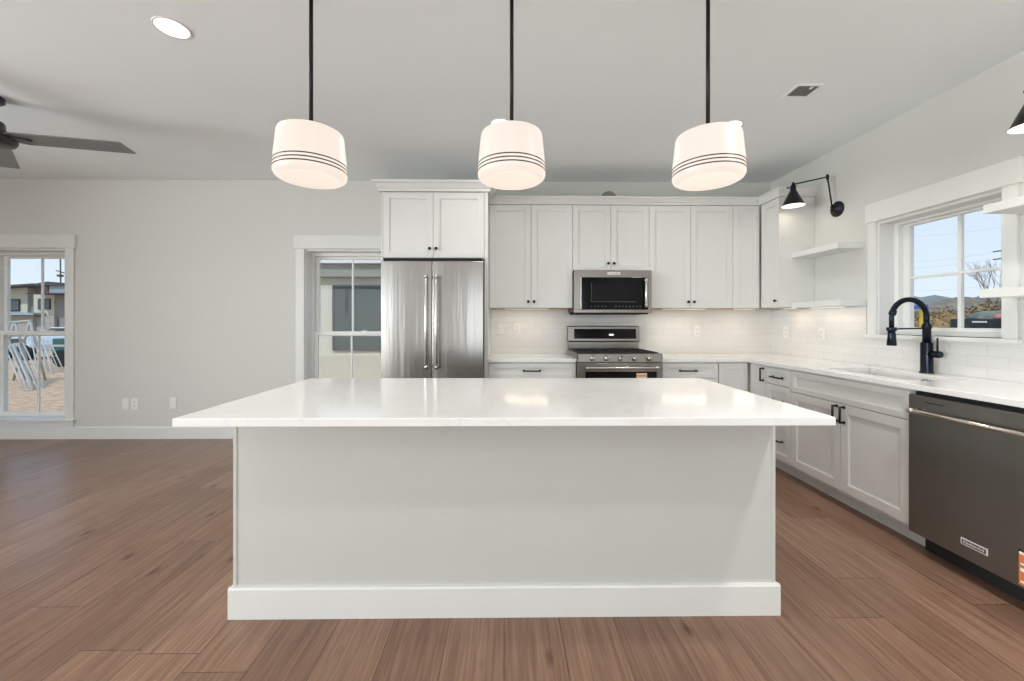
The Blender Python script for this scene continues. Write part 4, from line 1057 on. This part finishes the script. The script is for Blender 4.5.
def bushes():
    rnd = random.Random(3); k = 0
    kinds = [mat('tan_foliage', (0.30, 0.21, 0.10), 0.95, noise=(6, 0.6, (1, 1, 1))), mat('rust_foliage', (0.26, 0.15, 0.08), 0.95, noise=(6, 0.6, (1, 1, 1))), mat('olive_foliage', (0.16, 0.17, 0.09), 0.95, noise=(6, 0.6, (1, 1, 1)))]
    words = [('tan', 'brown'), ('rust', 'rusty'), ('olive', 'olive')]
    spots = [(914, 311, 26, 0), (921, 309, 33, 2), (929, 311, 24, 0), (937, 308, 37, 1), (944, 306, 28, 0), (951, 308, 36, 2), (966, 309, 33, 0), (976, 309, 24, 1), (985, 301, 19, 0), (992, 300, 22.5, 0), (999, 303, 17, 1)]
    where = ['far from the house, first beside the yellow post', 'just past the yellow post', 'beyond the yellow post in the gap', 'with rusty leaves mid window', 'tall near the window bar', 'behind the window bar', 'behind the trailer load', 'behind the grey tarp', 'tall above the red tarp', 'tallest above the red tarp', 'at the edge of the sink window']
    for (u, v, X, kd), w in zip(spots, where):
        top = px(u, v, X=X); r = 0.55+0.2*rnd.random(); hgt = (top.z-GZ)
        mb = MB(); t = thing('shrub', 'dry %s shrub %s' % (words[kd][0], w), 'shrub', (X, top.y, GZ), 'dry shrubs outside the sink window')
        build('stems', MB().tube([(X, top.y, GZ), (X, top.y+0.1, GZ+hgt*0.6)], [0.06, 0.03], 6), M['brown'], t)
        verts = MB()
        for i in range(420):   # many small leaves in a rounded crown
            th, ph = rnd.uniform(0, 2*PI), math.acos(rnd.uniform(-0.6, 1)); rr = rnd.random()**0.4
            c = Vector((X+math.cos(th)*math.sin(ph)*0.9*rr, top.y+math.sin(th)*math.sin(ph)*0.9*rr, GZ+hgt*0.5+math.cos(ph)*hgt*0.5*rr))
            a_ = Vector((rnd.uniform(-1, 1), rnd.uniform(-1, 1), rnd.uniform(-1, 1))).normalized(); b_ = a_.cross(Vector((0.3, 0.5, 0.8))).normalized()
            s = rnd.uniform(0.05, 0.11)
            vv = [verts._v(c+a_*s), verts._v(c+b_*s*0.6), verts._v(c-a_*s), verts._v(c-b_*s*0.6)]; verts.bm.faces.new(vv)
        build('foliage', verts, kinds[kd], t)
        build('crown_core', MB().blob((X, top.y, GZ+hgt*0.45), (0.72, 0.72, hgt*0.42), k, 0.15, 3), kinds[kd], t); k += 1
bushes()
def bare_tree():
    X = 30; base_ = px(990, 325, X=X); t = thing('bare_tree', 'leafless tree standing beyond the shrubs at the sink window edge', 'tree', (X, base_.y, GZ))
    rnd = random.Random(11); mb = MB()
    def grow(p, d, L, r, n):
        q = p+d*L; mb.tube([p, q], [r, r*0.7], 5, cap=False)
        if n == 0: return
        for _ in range(3):
            e = (d+Vector((rnd.uniform(-.6, .6), rnd.uniform(-.6, .6), rnd.uniform(-.25, .45)))).normalized()
            grow(q, e, L*rnd.uniform(0.62, 0.8), r*0.6, n-1)
    grow(Vector((X, base_.y, GZ)), Vector((0, 0, 1)), 1.75, 0.05, 5)
    build('trunk', mb, M['brown'], t)
bare_tree()
def far_house():
    X = 42; a, b = px(957, 309, X=X), px(992, 309, X=X); t = thing('far_house', 'low far house with a grey-brown roof beyond the shrubs', 'house', (X, a.y, GZ))
    y0, y1 = b.y, a.y; z0 = px(970, 311, X=X).z; z1 = px(970, 303.5, X=X).z
    build('wall', MB().box(X, X+6, y0, y1, GZ, z0), M['stucco_grey'], t)
    build('roof', MB().prism([(X-0.5, z0), (X+3, z1), (X+6.5, z0)], y0-0.5, y1+0.5, 'y'), mat('roof_shingle', (0.19, 0.16, 0.14), 0.9), t)
far_house()
def sign():
    X = 13; a = px(921, 307, X=X)
    t = thing('street_sign_post', 'yellow post carrying a small blue sign outside the sink window', 'sign', (X, a.y, GZ))
    build('post', MB().box(X-0.02, X+0.02, a.y-0.03, a.y+0.03, GZ, a.z), mat('yellow_paint', (0.80, 0.60, 0.03), 0.5), t)
    c0, c1 = px(912, 305, X=X), px(930, 308.3, X=X)
    build('sign_panel', MB().box(X-0.07, X-0.05, c1.y, c0.y, c1.z, c0.z), mat('blue_sign', (0.02, 0.16, 0.50), 0.4), t)
sign()
def trailer():
    X = 12.5; a, b = px(950, 318.5, X=X), px(1012, 327, X=X); y0, y1 = b.y, a.y
    t = thing('utility_trailer', 'black open trailer parked outside the sink window', 'trailer', (X+0.8, (y0+y1)/2, GZ))
    zt = a.z
    build('bed', MB().box(X, X+1.6, y0, y1, GZ+0.55, zt), mat('black_trailer', (0.015, 0.02, 0.025), 0.4), t, bevel=0.02)
    for wy in (y1-0.25, y0+0.6): build('wheel', MB().lathe([(0.33, 0), (0.35, 0.03), (0.35, 0.2), (0.33, 0.22)], (X-0.2, wy, GZ+0.35), 20, 'x'), M['gap'], t)
    p = px(979, 321.5, X=X-0.03); build('plate', MB().box(X-0.03, X-0.01, p.y-0.16, p.y+0.16, p.z-0.02, p.z+0.02), M['paper'], t)
    def mound(u0, u1, vt, m, label, seed):
        y1_, y0_ = px(u0, 318, X=X).y, px(u1, 318, X=X).y; zz = px(u0, vt, X=X).z
        q_ = MB().blob((X+0.75, (y0_+y1_)/2, zt), (0.6, (y1_-y0_)/2*1.0, (zz-zt)*1.15), seed, 0.10, 3)
        for v_ in q_.bm.verts: v_.co.z = max(v_.co.z, zt+0.002)
        o = build('tarp_load', q_, m); tag(o, label, 'tarp')
    mound(952, 978, 311.5, mat('grey_tarp', (0.16, 0.18, 0.16), 0.8, noise=(8, 0.4, (1, 1, 1))), 'grey tarp heap lying on the black trailer', 1)
    mound(978, 1001, 312.5, mat('red_white_tarp', (0.42, 0.16, 0.15), 0.7, noise=(5, 0.75, (1, 1, 1))), 'red and white bundle lying on the black trailer', 5)
trailer()
def power_lines():
    X = 56; a, b = px(890, 262, X=X), px(1003, 250, X=X)
    t = thing('power_pole', 'utility pole with crossarms at the far edge of the sink window', 'pole', (X, px(1003, 320, X=X).y, GZ))
    yb = px(1003, 320, X=X).y; zt = px(1003, 238, X=X).z
    build('pole', MB().tube([(X, yb, GZ), (X, yb, zt)], [0.16, 0.11], 8), M['brown'], t)
    for v in (250, 258): 
        z = px(1003, v, X=X).z; build('crossarm', MB().box(X-0.06, X+0.06, yb-0.9, yb+0.9, z-0.06, z+0.06), M['brown'], t)
    for v0, v1 in ((236, 226), (262, 250), (268, 257), (277, 268), (290, 283)):
        pts = []
        A = px(895, v0, X=X); B = px(1003, v1, X=X)
        for i in range(17):
            s = i/16; p = A.lerp(B, s); p.z -= 0.35*4*s*(1-s); pts.append(p)
        w = build('wire', MB().tube(pts, 0.010, 4), M['wire'], t)
power_lines()
